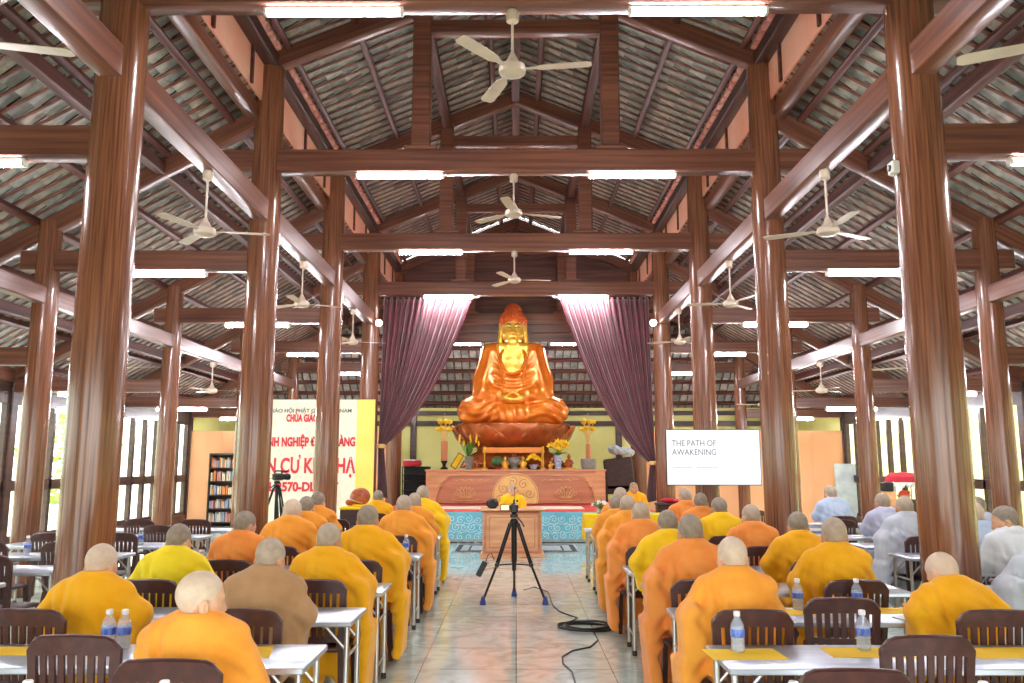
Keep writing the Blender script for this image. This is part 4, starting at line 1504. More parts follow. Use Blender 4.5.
sheet('booklet', pix(905, 5.5, TZ), 5.38, .22, .15, 'white_paper', 'white booklet beside the yellow sheet on the second right table', .3, .008, group='white booklets')
sheet('booklet', pix(262, 6.8, TZ), 6.74, .24, .16, 'white_paper', 'white booklet on the third left table before the lemon robe', .2, .01, group='white booklets')
sheet('booklet', pix(1000, 8.0, TZ), 7.95, .30, .2, 'white_paper', 'white booklet on the right side aisle table before the profile person', .1, .012, group='white booklets')
sheet('booklet', pix(876, 10.9, TZ), 11.35, .26, .18, 'white_paper', 'white booklet on the side aisle table by the lilac shirt', .1, .01, group='white booklets')
for i, (px, y) in enumerate(((390, 8.95), (399, 10.15), (425, 11.38), (597, 12.5), (607, 11.38))):
    sheet('booklet', pix(px, y, TZ), y, .2, .26, 'white_paper', 'white booklet at the aisle edge of the %s' % ('fifth left table', 'sixth left table', 'eighth left table', 'farthest right table', 'eighth right table')[i], .1 * i, .01, group='white booklets')

# ============================================================ AISLE: CAMERA TRIPODS, CABLE, PODIUM, RUG
def camera_tripod(x, y, h, spread, label, cam_label, feet='blue_foot', rz=0.0, bag=True):
    t = thing('tripod', label, 'tripod', (x, y, 0), rz)
    top = V(0, 0, h)
    MB().lathe([(.055, h - .05), (.06, h - .03), (.05, h), (.03, h + .02)], n=14).build('crown', 'black_metal', t)
    MB().tube([(0, 0, h + .01), (0, 0, h - .62)], .028, 10).build('center_column', 'black_metal', t)
    mid = []
    for i in range(3):
        a = PI / 2 + i * 2 * PI / 3
        d = V(math.cos(a), math.sin(a), 0)
        p0, p1, p2 = d * .055 + V(0, 0, h - .04), d * (spread * .56) + V(0, 0, h * .46), d * spread + V(0, 0, .05)
        lg = MB()
        sd = d.cross(V(0, 0, 1)) * .022
        lg.tube([p0 + sd, p1 + sd], .014, 8).tube([p0 - sd, p1 - sd], .014, 8).bbox(p1, (.05, .06, .05), .008)
        lg.tube([p1, p2], .015, 8)
        o = lg.build('leg', 'black_metal', t)
        MB().lathe([(.038, 0), (.036, .03), (.022, .08), (.018, .10)], d * spread, 10).build('foot', feet, o)
        mid.append(p1)
    for p in mid:
        MB().tube([(0, 0, h * .46), p], .009, 6).build('spreader', 'black_metal', t)
    hd = MB().bbox((0, 0, h + .055), (.07, .09, .05), .01).tube([(-.05, 0, h + .05), (.05, 0, h + .05)], .022, 10)
    o = hd.build('pan_head', 'black_metal', t)
    MB().tube([(.03, -.03, h + .05), (.10, -.25, h - .02), (.12, -.36, h - .05)], .011, 8).build('pan_handle', 'black_plastic', o)
    c = thing('video_camera', cam_label, 'camera', (x, y, h + .08), rz)
    MB().bbox((0, .02, .065), (.10, .22, .12), .02).build('body', 'black_plastic', c)
    MB().lathe([(.045, .12), (.05, .14), (.05, .22), (.058, .235), (.058, .27), (.05, .27)], (0, 0, .065), 16, rot=Matrix.Rotation(-PI / 2, 3, 'X')).build('lens', 'black_metal', c)
    MB().tube([(0, -.07, .125), (0, -.05, .165), (0, .09, .165), (0, .11, .125)], .013, 8).build('top_handle', 'black_plastic', c)
    sc_ = MB().bbox((-.115, -.02, .075), (.12, .015, .08), .005, Matrix.Rotation(R(10), 3, 'Z')).build('flip_screen', 'black_plastic', c)
    MB().bbox((-.115, -.031, .075), (.10, .004, .062), .001, Matrix.Rotation(R(10), 3, 'Z')).build('display', 'screen_dim', sc_)
    MB().tube([(.04, .08, .15), (.04, .20, .155)], .014, 8).build('microphone', 'black_plastic', c)
    return t


M['screen_dim'] = glow('screen_dim', (226, 196, 150), .6)
camera_tripod(pix(514, 10.6, 1), 10.6, 1.00, .44, 'black video tripod with blue feet standing in the central aisle', 'black video camera on the tripod in the central aisle')
camera_tripod(pix(277, 14.0, 1.5), 14.0, 1.34, .46, 'tall black tripod in front of the banner between the left columns', 'black video camera on the tall tripod before the banner', 'black_plastic', rz=-.45)
tx = pix(514, 10.6, 1)
pw = MB().bbox((0, 0, 0), (.07, .07, .20), .012, Matrix.Rotation(R(28), 3, 'Y'))
o = pw.tube([(.05, 0, .09), (.08, .01, .17), (.12, .02, .18), (.152, .035, .10)], .006, 6).build('power_adapter', 'black_plastic', None, (tx - .40, 10.44, .42))
tag(o, 'black power adapter hanging at the left leg of the aisle tripod', 'adapter')


def floor_pt(px, py):
    v = py - 464.0
    d = 1.695 * 829 / v
    return V((px - 516) * d / 820, (d + 1.7 * math.sin(PITCH)) / math.cos(PITCH), .008)


cb = MB()
path = [floor_pt(*p) for p in ((524, 590), (534, 587), (548, 592), (553, 606), (560, 612), (577, 618), (572, 621), (558, 624), (566, 628), (580, 630))]
cb.tube(path, .007, 6)
coil = floor_pt(586, 628)
for q in range(6):
    r_ = .20 + .018 * (q % 3)
    cb.tube([coil + V(math.cos(a) * r_ * 1.15 + .03 * math.sin(q * 2.1), math.sin(a) * r_ * .95 + .03 * math.cos(q * 1.7), .004 + .013 * (q // 2) + .004 * math.sin(3 * a + q)) for a in np.linspace(0, 2 * PI, 30)], .0075, 6)
p2 = [floor_pt(*p) for p in ((593, 632), (598, 640), (590, 647), (572, 651), (562, 657), (563, 664), (572, 672), (577, 690), (578, 760))]
cb.tube(p2, .007, 6)
tag(cb.build('cable', 'cable_black'), 'coiled black cable snaking over the aisle floor from the tripod', 'cable')

# podium
PX, PY = pix(512, 15.6, .5), 15.55
t = thing('podium', 'carved light wooden podium in the middle of the aisle before the platform', 'podium', (PX, PY, 0))
MB().bbox((0, .33, .43), (1.10, .60, .78), .008).bbox((0, .33, .025), (1.2, .70, .05), .01).build('body', 'light_wood', t)
MB().bbox((0, .31, .855), (1.22, .74, .04), .012).build('top', 'light_wood', t)
f = MB()
for a, b, w in (((-.5, .10), (.5, .10), .05), ((-.5, .80), (.5, .80), .05), ((-.5, .08), (-.5, .82), .05), ((.5, .08), (.5, .82), .05)):
    f.beam((a[0], .02, a[1]), (b[0], .02, b[1]), w, .03, (0, -1, 0))
for a, b in (((-.42, .17), (.42, .17)), ((-.42, .72), (.42, .72)), ((-.42, .17), (-.42, .72)), ((.42, .17), (.42, .72))):
    f.tube([(a[0], .026, a[1]), (b[0], .026, b[1])], .010, 6)
f.build('front_frame', 'altar_wood', t)
g = MB()
for i in range(9):
    x = -.36 + .09 * i
    for j in range(3):
        g.tube([(x + .025 * j, .026, .27), (x + .025 * j + .008, .022, .29 + .012 * ((i + j) % 3)), (x + .025 * j + .016, .026, .27)], .004, 5)
g.build('gilt_relief', 'gold_line', t, smooth=0)
sp = thing('speaker_box', 'small black loudspeaker on the left end of the podium', 'speaker', (PX - .37, PY + .22, .875))
MB().bbox((0, 0, .09), (.22, .18, .18), .05).build('body', 'black_plastic', sp)
MB().lathe([(.06, 0), (.065, .008), (.01, .004)], (0, -.088, .09), 16, rot=Matrix.Rotation(PI / 2, 3, 'X')).build('grille', 'black_metal', sp)
ms = thing('microphone', 'thin black gooseneck microphone on the podium before the speaker', 'microphone', (PX + .05, PY + .30, .875))
MB().lathe([(.06, 0), (.06, .015), (.02, .03)], n=16).build('base', 'black_metal', ms)
MB().tube([(0, 0, .02), (0, .01, .18), (.0, .06, .30), (0, .13, .36)], .006, 6).build('gooseneck', 'black_metal', ms)
MB().ball((0, .145, .37), (.018, .03, .018), 10, 8).build('windscreen', 'black_plastic', ms)

# rug before the platform
rg = thing('rug', 'blue-grey rug with dark border lines lying before the platform', 'rug', (0, 17.1, 0))
MB().bbox((0, 0, .006), (2.5, 1.5, .012), .004).build('field', 'rug_grey', rg)
b = MB()
for i, w in ((.10, .10), (.32, .04)):
    x, y = 1.25 - i, .75 - i * .8
    for a, c in (((-x, -y), (x, -y)), ((-x, y), (x, y)), ((-x, -y), (-x, y)), ((x, -y), (x, y))):
        b.beam((a[0], a[1], .0135), (c[0], c[1], .0135), w, .004)
for i in range(24):
    x = -1.05 + 2.08 * i / 23
    b.box((x, -.58, .0135), (.07, .03, .004)).box((x + .03, -.56, .0135), (.03, .06, .004))
b.build('border', 'rug_dark', rg, smooth=0)
# ============================================================ PLATFORM, ALTAR, STATUE
def swirl(mb, c, r, turns, s, P, rad, n=26, a0=0.0):
    pts = []
    for i in range(n):
        q = i / (n - 1)
        a = a0 + s * q * turns * 2 * PI
        pts.append(P(c[0] + math.cos(a) * r * (1 - q * .86), c[1] + math.sin(a) * r * (1 - q * .86)))
    mb.tube(pts, rad, 5)


PF, PB, PZ = 18.4, 24.4, .67
t = thing('platform', 'low red-carpeted platform whose blue front cloth carries white cloud swirls', 'platform', (0, 0, 0))
MB().bbox((0, (PF + PB) / 2, PZ / 2 - .01), (6.1, PB - PF, PZ - .02), .01).build('frame', 'plank_wood', t)
MB().bbox((0, (PF + PB) / 2, PZ - .008), (6.14, PB - PF + .04, .02), .006).build('carpet', 'red_carpet', t)
bc = MB().bbox((0, PF - .025, PZ / 2 + .02), (6.1, .02, PZ - .06), .004).build('front_cloth', 'blue_cloth', t)
sw = MB()
Pf = lambda x, z: V(x, PF - .038, z)
for i in range(32):
    for j in range(3):
        x = -2.92 + i * .188 + (j % 2) * .09 + rnd.uniform(-.02, .02)
        z = .14 + j * .18 + rnd.uniform(-.02, .02)
        swirl(sw, (x, z), .085, 1.35, 1 if (i + j) % 2 else -1, Pf, .0065, 20, rnd.uniform(0, 6))
        a = rnd.uniform(-.5, .5)
        sw.tube([Pf(x - .10, z - .09), Pf(x - .04, z - .11 + .02 * a), Pf(x + .05, z - .10), Pf(x + .11, z - .06)], .006, 5)
sw.build('cloud_pattern', 'pale_line', bc)
MB().beam((-3.05, PF - .03, .05), (3.05, PF - .03, .05), .03, .08).build('base_trim', 'rug_grey', t)
for sx in (-1, 1):
    o = MB().bbox((0, 0, .02), (1.35, .9, .04), .015).build('seat_mat', 'cushion_white', None, (sx * .98 - .1, 19.4, PZ + .002), 40)
    tag(o, 'cream seat mat on the red platform %s of the speaker' % SIDE[sx], 'mat', 'cream mats on the platform')

# altar table with carved front
AX, AY, AZ = pix(515.5, 21.6, 1.1), 21.6, PZ + .003
t = thing('altar_table', 'long carved wooden altar with gilt medallion under the golden statue', 'altar', (AX, AY, AZ))
AH, AW, AD = .885, 4.72, .52
MB().bbox((0, AD / 2, AH / 2), (AW - .06, AD - .03, AH - .03), .01).build('body', 'altar_wood', t)
MB().bbox((0, AD / 2, AH - .02), (AW, AD + .05, .05), .012).build('top', 'light_wood', t)
f = MB()
Pa = lambda x, z: V(x, -.0, z)
for sx in (-1, 1):
    f.bbox((sx * (AW / 2 - .16), .0, AH / 2 - .02), (.26, .03, AH - .06), .01)
    out = [(2.10, .05), (2.06, .30), (2.0, .46), (1.92, .50), (1.93, .58), (1.84, .62), (1.80, .72), (1.70, .755), (.0, .76)]
    f.tube([V(sx * x, -.018, z) for x, z in out], .016, 6)
    f.prism([(sx * 2.08, .04), (sx * 2.04, .31), (sx * 1.99, .47), (sx * 1.90, .51), (sx * 1.91, .60), (sx * 1.82, .64), (sx * 1.78, .74), (sx * 1.68, .78), (sx * 2.22, .80), (sx * 2.22, .04)][::sx], -.012, .02)
f.build('front_frame', 'light_wood', t)
g = MB()
for sx in (-1, 1):
    out = [(2.07, .05), (2.03, .30), (1.97, .45), (1.885, .49), (1.895, .575), (1.805, .615), (1.765, .71), (1.68, .735), (0, .735)]
    g.tube([V(sx * x, -.03, z) for x, z in out], .010, 6)
g.build('gilt_border', 'gold_line', t)
# medallion
MR, MZ = .60, .20


def half_disc(r):
    a0 = math.asin((MZ - .02) / r) if r > MZ else PI / 2
    return [(r * math.cos(a), MZ + r * math.sin(a)) for a in np.linspace(-a0, PI + a0, 44)]


md = MB().prism(half_disc(MR), -.034, .0).prism(half_disc(MR - .045), -.026, .0).build('medallion', 'gold_line', t)
mm = MB()
mm.tube([V(x, -.036, z) for x, z in half_disc(MR - .03)], .010, 6)
Pm = lambda x, z: V(x, -.038, max(z, .025))
for i in range(8):
    a = PI * 2 * i / 8 + .2
    if MZ + .37 * math.sin(a) > .10:
        swirl(mm, (.37 * math.cos(a), MZ + .37 * math.sin(a)), .13, 1.4, 1 if i % 2 else -1, Pm, .010, 22, a)
for i in range(5):
    a = PI * 2 * i / 5
    if MZ + .14 * math.sin(a) > .10:
        swirl(mm, (.14 * math.cos(a), MZ + .14 * math.sin(a)), .09, 1.2, 1, Pm, .009, 18, a)
mm.build('medallion_relief', 'altar_wood', md)
# line-drawn lotus flowers and clouds on both sides
for sx in (-1, 1):
    l = MB()
    for q in range(-3, 4):
        a = q * .36
        tip = (sx * 1.30 + .30 * math.sin(a), .20 + .26 * math.cos(a))
        for s in (-1, 1):
            l.tube([V(sx * 1.30 + .03 * q, -.02, .16), V((sx * 1.30 + tip[0]) / 2 + s * .06 + .03 * q, -.022, (.2 + tip[1]) / 2), V(tip[0], -.02, tip[1])], .006, 5)
    l.tube([V(sx * 1.30 - .36, -.02, .12), V(sx * 1.30 - .15, -.02, .10), V(sx * 1.30 + .15, -.02, .10), V(sx * 1.30 + .36, -.02, .12)], .006, 5)
    l.build('lotus_drawing', 'gold_line', t)
    c = MB()
    for q in range(4):
        x = sx * (.82 + .22 * q)
        c.tube([V(x - .14, -.02, .60 + .01 * q), V(x - .05, -.02, .625 - .008 * q), V(x + .04, -.02, .61 + .01 * q), V(x + .15, -.02, .63)], .006, 5)
    c.build('cloud_drawing', 'gold_line', t)
TOPZ = AZ + AH + .005

# ---- the statue and its lotus seat
SX, SY = pix(513, 22.95, 3), 22.98
t = thing('seated_statue', 'huge gilded seated temple statue with folded hands between the curtains', 'statue', (SX, SY, PZ + .004))
z0 = -PZ
b = MB().lathe([(1.12, 0), (1.15, .3), (1.05, .62), (1.02, .86)], sx=1.15, sy=.66, n=36)
b.build('plinth', 'plank_wood', t)
b = MB().lathe([(1.05, .84), (1.34, .90), (1.42, 1.06), (1.30, 1.22), (1.02, 1.36), (.98, 1.50), (1.25, 1.62)], sx=1.0, sy=.62, n=44)
b.build('lower_lotus', 'bronze_lotus', t)
b = MB().lathe([(1.0, 1.46), (1.40, 1.56), (1.58, 1.76), (1.62, 1.96), (1.60, 2.10), (1.50, 2.14), (1.2, 2.13)], sx=1.0, sy=.64, n=44)
b.build('lotus_seat', 'bronze_lotus', t)


def petal(mb, a, zb, zt, ra, rb, w, sy, m_):
    """one curved lotus petal on an oval seat"""
    rows = []
    for i in range(7):
        q = i / 6
        wd = w * math.sin(PI * min(.98, .28 + .70 * q)) ** .8 * (1.0 if q < .85 else .55 if q < .99 else .08)
        r = ra + (rb - ra) * q ** .8 + .05 * math.sin(PI * q)
        z = zb + (zt - zb) * q
        ring = []
        for j in range(5):
            u = (j - 2) / 2
            aa = a + u * wd / max(r, .1)
            rr = r - .05 * u * u * (1 - .3 * q)
            ring.append(V(math.cos(aa) * rr, math.sin(aa) * rr * sy, z))
        rows.append(ring)
    vs = [p for r in rows for p in r]
    n = len(vs)
    vs2 = vs + [V(p.x * .965, p.y * .965, p.z) for p in vs]
    fs = []
    for i in range(6):
        for j in range(4):
            q = (i * 5 + j, i * 5 + j + 1, i * 5 + j + 6, i * 5 + j + 5)
            fs.append(q)
            fs.append(tuple(k + n for k in q[::-1]))
    edge = [j for j in range(5)] + [i * 5 + 4 for i in range(1, 7)] + [30 + j for j in range(3, -1, -1)] + [i * 5 for i in range(5, 0, -1)]
    for i in range(len(edge)):
        k, l = edge[i], edge[(i + 1) % len(edge)]
        fs.append((k, k + n, l + n, l))
    mb.add(vs2, fs)


for nm, N, zb, zt, ra, rb, w, off in (('lotus_petals', 14, 1.50, 2.08, 1.32, 1.78, .36, 0), ('lotus_petals', 14, 1.48, 1.86, 1.30, 1.66, .30, .5), ('lotus_petals', 14, 1.30, .92, 1.10, 1.50, .32, .25)):
    p = MB()
    for i in range(N):
        petal(p, (i + off) * 2 * PI / N + PI / 2, zb, zt, ra, rb, w, .64, None)
    p.build(nm, 'bronze_lotus', t)

h = .030
g = Field((-1.66, -1.05, 2.08), (1.66, .75, 4.55), h)
ZB = 2.10
for s in (-1, 1):
    g.cap((s * .35, .10, ZB + .36), (s * 1.14, -.24, ZB + .38), .42, .37, k=.15)
    g.cap((s * 1.16, -.26, ZB + .36), (-s * .05, -.60, ZB + .26), .35, .26, k=.12)
    g.cap((s * .64, .02, ZB + 1.98), (s * .80, -.06, ZB + 1.25), .30, .30, k=.22)
    g.cap((s * .80, -.06, ZB + 1.25), (s * .78, -.25, ZB + .85), .30, .28, k=.2)
    g.cap((s * .82, -.20, ZB + .90), (s * .40, -.52, ZB + .78), .26, .19, k=.15)
g.ell((0, .10, ZB + .9), (.80, .48, .95), k=.22)
g.ell((0, .06, ZB + 1.50), (.84, .44, .70), k=.22)
g.ell((0, -.16, ZB + 1.15), (.55, .34, .60), k=.2)
g.cap((-.52, .04, ZB + 2.02), (.52, .04, ZB + 2.02), .26, k=.22)
g.ell((0, -.50, ZB + .20), (.62, .40, .26), k=.12)
g.cap((0, .02, ZB + 2.0), (0, .0, ZB + 2.35), .25, k=.12)


def sfold(X, Y, Z):
    a = np.abs(X)
    zz = Z - ZB
    up = np.clip((zz - .75) / .2, 0, 1)
    r = np.sqrt((X) ** 2 + (zz - 2.1) ** 2)
    f = .018 * np.sin(34 * r) * np.clip((.62 - a) / .2, 0, 1) * up * np.clip((-Y + .1) / .2, 0, 1)
    f = f + .016 * np.sin(26 * X * np.sign(X) + 7 * zz) * np.clip((a - .55) / .15, 0, 1) * up
    f = f + .020 * np.sin(24 * zz + 7 * a + 3 * np.sin(5 * X)) * np.clip((.72 - zz) / .15, 0, 1) * np.clip((a - .3) / .2, 0, 1)
    f = f + .018 * np.sin(30 * X + 10 * zz) * np.clip((.5 - a) / .2, 0, 1) * np.clip((.62 - zz) / .15, 0, 1)
    return f


g.warp(sfold)
# neckline opening to the bare chest
g.ell((0, -.58, ZB + 1.86), (.37, .40, .60), k=.05, sub=True)
vv, qq = g.surface()
o = bpy.data.objects.new('robe', np_mesh('robe', vv, qq, 'copper_gilt'))
C.objects.link(o)
o.parent = t
# lapels and the loop of the inner robe as rolled edges
e = MB()
for s in (-1, 1):
    e.tube([(s * .22, -.22, ZB + 2.17), (s * .34, -.36, ZB + 1.95), (s * .36, -.44, ZB + 1.65), (s * .30, -.47, ZB + 1.35), (s * .24, -.46, ZB + 1.0), (s * .3, -.5, ZB + .8)], .045, 8)
e.tube([(-.30, -.44, ZB + 1.50), (-.15, -.49, ZB + 1.41), (0, -.50, ZB + 1.39), (.16, -.49, ZB + 1.44), (.31, -.44, ZB + 1.55)], .04, 8)
e.build('robe_edging', 'copper_gilt', t)
g = Field((-.75, -.95, ZB + .3), (.75, .62, ZB + 3.35), .0225)
HZ = ZB + 2.62
g.rbox((0, -.10, ZB + 1.74), (.36, .09, .42), .12, k=.08)
for s in (-1, 1):
    g.ell((s * .16, -.24, ZB + 1.72), (.18, .09, .14), k=.08)
g.cap((0, .0, ZB + 1.95), (0, .0, HZ - .2), .235, .225, k=.08)
g.ell((0, .02, HZ + .22), (.345, .38, .38), k=.06)
g.ell((0, -.10, HZ - .08), (.28, .28, .30), k=.12)
g.cap((-.06, -.25, HZ - .32), (.06, -.25, HZ - .32), .09, k=.08)
for s in (-1, 1):
    g.cap((s * .345, .0, HZ + .22), (s * .365, -.02, HZ - .32), .055, .075, k=.04)
    g.ell((s * .385, -.03, HZ - .02), (.02, .03, .16), k=.02, sub=True)
    g.ell((s * .125, -.37, HZ + .10), (.075, .05, .035), k=.03, sub=True)
    g.cap((s * .05, -.345, HZ + .16), (s * .21, -.28, HZ + .155), .030, k=.03)
    g.ell((s * .125, -.335, HZ + .085), (.07, .035, .028), k=.02)
    g.ell((s * .17, -.25, HZ - .09), (.10, .08, .10), k=.08)
g.cap((0, -.36, HZ + .12), (0, -.41, HZ - .06), .032, .055, k=.04)
g.cap((-.05, -.375, HZ - .07), (.05, -.375, HZ - .07), .04, k=.03)
g.cap((-.075, -.345, HZ - .185), (.075, -.345, HZ - .185), .032, k=.03)
g.cap((-.065, -.34, HZ - .225), (.065, -.34, HZ - .225), .034, k=.03)
g.cap((-.09, -.385, HZ - .205), (.09, -.385, HZ - .205), .010, k=.012, sub=True)
# hands resting one in the other on the lap, thumbs touching
for s in (-1, 1):
    g.cap((s * .42, -.55, ZB + .74), (s * .20, -.66, ZB + .70), .10, .085, k=.05)
    for q in range(4):
        g.cap((s * .16, -.72 + q * .055, ZB + .69 - .02 * (s > 0)), (-s * .16, -.70 + q * .052, ZB + .665 - .03 * (s > 0)), .036, .030, k=.012)
    g.cap((s * .20, -.66, ZB + .76), (s * .015, -.70, ZB + .86), .036, .030, k=.02)
g.cap((-.2, -.6, ZB + .62), (.2, -.6, ZB + .62), .06, k=.05)
vv, qq = g.surface()
o = bpy.data.objects.new('head_and_hands', np_mesh('head_and_hands', vv, qq, 'gold'))
C.objects.link(o)
o.parent = t
fm = MB()
for s in (-1, 1):
    fm.tube([(s * .045, -.375, HZ + .15), (s * .12, -.362, HZ + .195), (s * .215, -.285, HZ + .165)], [.014, .018, .010], 7)
    fm.tube([(s * .055, -.378, HZ + .085), (s * .125, -.375, HZ + .068), (s * .205, -.31, HZ + .09)], [.010, .014, .008], 7)
fm.build('brow_and_eyelids', 'box_dark', t)
MB().ball((0, -.385, HZ - .205), (.075, .03, .03), 14, 8).build('lips', 'red_gilt', t)
MB().ball((0, -.385, HZ + .25), (.03, .02, .03), 12, 8).build('brow_jewel', 'gold', t)
hr = MB()
hr.ball((0, .04, HZ + .28), (.372, .40, .37), 28, 18)
hr.ball((0, .05, HZ + .62), (.22, .23, .20), 20, 12)
n = 0
for j in range(12):
    ph = .06 + j * .135
    m_ = max(1, int(2 * PI * math.sin(ph) * .39 / .068))
    for i in range(m_):
        a = 2 * PI * (i + .5 * (j % 2)) / m_
        p = V(.375 * math.sin(ph) * math.cos(a), .04 + .405 * math.sin(ph) * math.sin(a), HZ + .28 + .372 * math.cos(ph))
        if p.y < -.20 and p.z < HZ + .36:
            continue
        if p.z < HZ - .02:
            continue
        hr.ball(p, .034, 7, 5)
for j in range(7):
    ph = .08 + j * .22
    m_ = max(1, int(2 * PI * math.sin(ph) * .22 / .068))
    for i in range(m_):
        a = 2 * PI * (i + .5 * (j % 2)) / m_
        hr.ball((.222 * math.sin(ph) * math.cos(a), .05 + .232 * math.sin(ph) * math.sin(a), HZ + .62 + .20 * math.cos(ph)), .032, 7, 5)
hr.build('curled_hair', 'red_gilt', t)

# ---- offerings on the altar
def at_altar(px, y):
    return (pix(px, y, 1.6), y, TOPZ)


YA = AY + .24
for i, px in enumerate((484.5, 543)):
    c = thing('candlestick', 'tall gold candlestick on the altar, %s one under the orange bar' % ('left', 'right')[i], 'candlestick', at_altar(px, YA - .02), 0, 'gold candlesticks')
    MB().lathe([(.085, 0), (.085, .02), (.03, .06), (.02, .12), (.035, .16), (.018, .22), (.018, .40), (.05, .46), (.05, .48)], n=16).build('stem', 'gold', c)
    MB().lathe([(.03, .48), (.032, .50), (.03, .58), (.012, .60)], n=12).build('candle', 'yellow_cloth', c)


def vase(px, y, m, label, hgt=.36):
    v = thing('flower_vase', label, 'vase', at_altar(px, y), 0, 'flower vases on the altar')
    MB().lathe([(.08, 0), (.09, .02), (.075, .08), (.105, .22), (.12, hgt), (.10, hgt), (.09, hgt - .04)], n=18).build('pot', m, v)
    return v


def blossom(mb, c, r, n_, up):
    up = Vector(up).normalized()
    u = up.orthogonal().normalized()
    w = up.cross(u)
    for i in range(n_):
        a = 2 * PI * i / n_
        d = u * math.cos(a) + w * math.sin(a)
        s = d.cross(up)
        c0, c1, c2 = c + d * r * .1, c + d * r * .6 + up * r * .25, c + d * r + up * r * .5
        th = up * r * .06
        vs = [c0 - s * r * .08, c0 + s * r * .08, c1 - s * r * .28, c1 + s * r * .28, c2]
        vs = [p - th for p in vs] + [p + th for p in vs]
        mb.add(vs, [(0, 2, 3, 1), (2, 4, 3), (5, 6, 8, 7), (7, 8, 9), (0, 5, 7, 2), (1, 3, 8, 6), (2, 7, 9, 4), (3, 4, 9, 8), (0, 1, 6, 5)])


v = vase(468.5, YA - .03, 'ceramic_grey', 'grey vase of green lilies with pale buds on the altar left', .34)
lf, fl = MB(), MB()
for i in range(26):
    a, tl = rnd.uniform(0, 2 * PI), rnd.uniform(.12, .9)
    d = V(math.cos(a), math.sin(a) * .7, 0)
    L_ = rnd.uniform(.26, .44)
    p0, p1, p2 = V(0, 0, .33) + d * .03, V(0, 0, .33 + L_ * .6) + d * .13 * tl, V(0, 0, .33 + L_) + d * .30 * tl
    s = d.cross(V(0, 0, 1)).normalized() * .03
    lf.add([p0 - s * .4, p0 + s * .4, p1 + s, p2, p1 - s, p1 + V(0, 0, -.01)], [(0, 1, 2, 4), (4, 2, 3), (0, 5, 1), (1, 5, 2), (0, 4, 5), (5, 4, 3), (5, 3, 2)])
for i in range(9):
    a = 2 * PI * i / 9
    p = V(math.cos(a) * .26, math.sin(a) * .15, .62 + .1 * ((i * 5) % 3) * .8)
    lf.tube([V(math.cos(a) * .04, 0, .33), p], .006, 5)
    fl.lathe([(.01, -.02), (.03, .03), (.022, .09), (.004, .13)], p, 8)
lf.build('leaves', 'leaf_green', v, smooth=0)
fl.build('buds', 'petal_yellow', v)
v = vase(558, YA - .03, 'ceramic_blue', 'pale vase bursting with yellow flowers on the altar right', .36)
lf, fl = MB(), MB()
for i in range(18):
    a, rr = rnd.uniform(0, 2 * PI), rnd.uniform(.05, .24)
    p = V(math.cos(a) * rr, math.sin(a) * rr * .6, .62 + rnd.uniform(-.08, .10) - rr * .15)
    lf.tube([V(0, 0, .34), p * .5 + V(0, 0, .22), p], .006, 5)
    blossom(fl, p, rnd.uniform(.09, .13), 6, (math.cos(a) * .8, -.6, .9))
for i in range(12):
    a = 2 * PI * i / 12
    d = V(math.cos(a), math.sin(a) * .7, 0)
    s = d.cross(V(0, 0, 1)).normalized() * .05
    p0, p1, p2 = V(0, 0, .35), V(0, 0, .44) + d * .15, V(0, 0, .42) + d * .28
    lf.add([p0, p1 - s, p2, p1 + s, p1 - V(0, 0, .015)], [(0, 3, 2, 1), (0, 1, 4), (4, 1, 2), (4, 2, 3), (0, 4, 3)])
lf.build('leaves', 'leaf_green', v, smooth=0)
fl.build('blossoms', 'petal_yellow', v, smooth=0)


def offering_stand(px, y, label, dark):
    s = thing('flower_stand', label, 'vase', at_altar(px, y), 0, 'tall flower stands on the altar')
    if dark:
        MB().lathe([(.10, 0), (.10, .03), (.04, .08), (.05, .14), (.09, .20), (.09, .22)], n=14).build('pot', 'black_metal', s)
        MB().lathe([(.07, .20), (.085, .24), (.09, .70), (.07, .74)], n=14).build('column', 'incense', s)
    else:
        MB().lathe([(.18, 0), (.18, .05), (.20, .06), (.21, .26), (.20, .28), (.16, .26)], n=18).build('pot', 'ceramic_grey', s)
        MB().lathe([(.05, .25), (.07, .30), (.065, .62), (.05, .66)], n=12).build('column', 'incense', s)
    st, fw = MB(), MB()
    for j, (zz, rr, n_) in enumerate(((1.24, .14, 5), (1.05, .16, 5))):
        for i in range(n_):
            a = 2 * PI * i / n_ + j * .6
            p = V(math.cos(a) * rr, math.sin(a) * rr, zz + .03 * (i % 2))
            st.tube([V(0, 0, .62), V(math.cos(a) * rr * .5, math.sin(a) * rr * .5, .9), p], .008, 5)
            fw.ball(p, (.075, .075, .06), 10, 7)
    st.tube([(0, 0, .6), (0, 0, 1.48)], .006, 5)
    st.build('stems', 'gold_line', s)
    fw.build('blossoms', 'petal_yellow', s)


offering_stand(444, YA, 'tall stand of yellow flowers on dark foot at the left altar end', True)
offering_stand(588.5, YA, 'tall stand of yellow flowers in a grey pot at the right altar end', False)
bk = thing('framed_tablet', 'yellow framed tablet leaning on the altar beside the lilies', 'tablet', at_altar(457, YA + .02), .25)
rt = Matrix.Rotation(R(32), 3, 'Y')
MB().bbox((0, 0, .22), (.17, .03, .42), .006, rt).build('frame', 'box_dark', bk)
MB().bbox((0, -.016, .22), (.13, .012, .38), .003, rt).build('panel', 'yellow_cloth', bk)
ob = thing('offering_shelf', 'long orange lacquered offering shelf across the altar behind the candlesticks', 'shelf', (pix(513, YA + .16, 1.9), YA + .17, TOPZ))
MB().bbox((0, 0, .50), (1.62, .07, .16), .02).build('board', 'orange_lacquer', ob)
for sx in (-1, 1):
    MB().tube([(sx * .76, 0, 0), (sx * .76, 0, .46)], .016, 8).build('post', 'gold', ob)


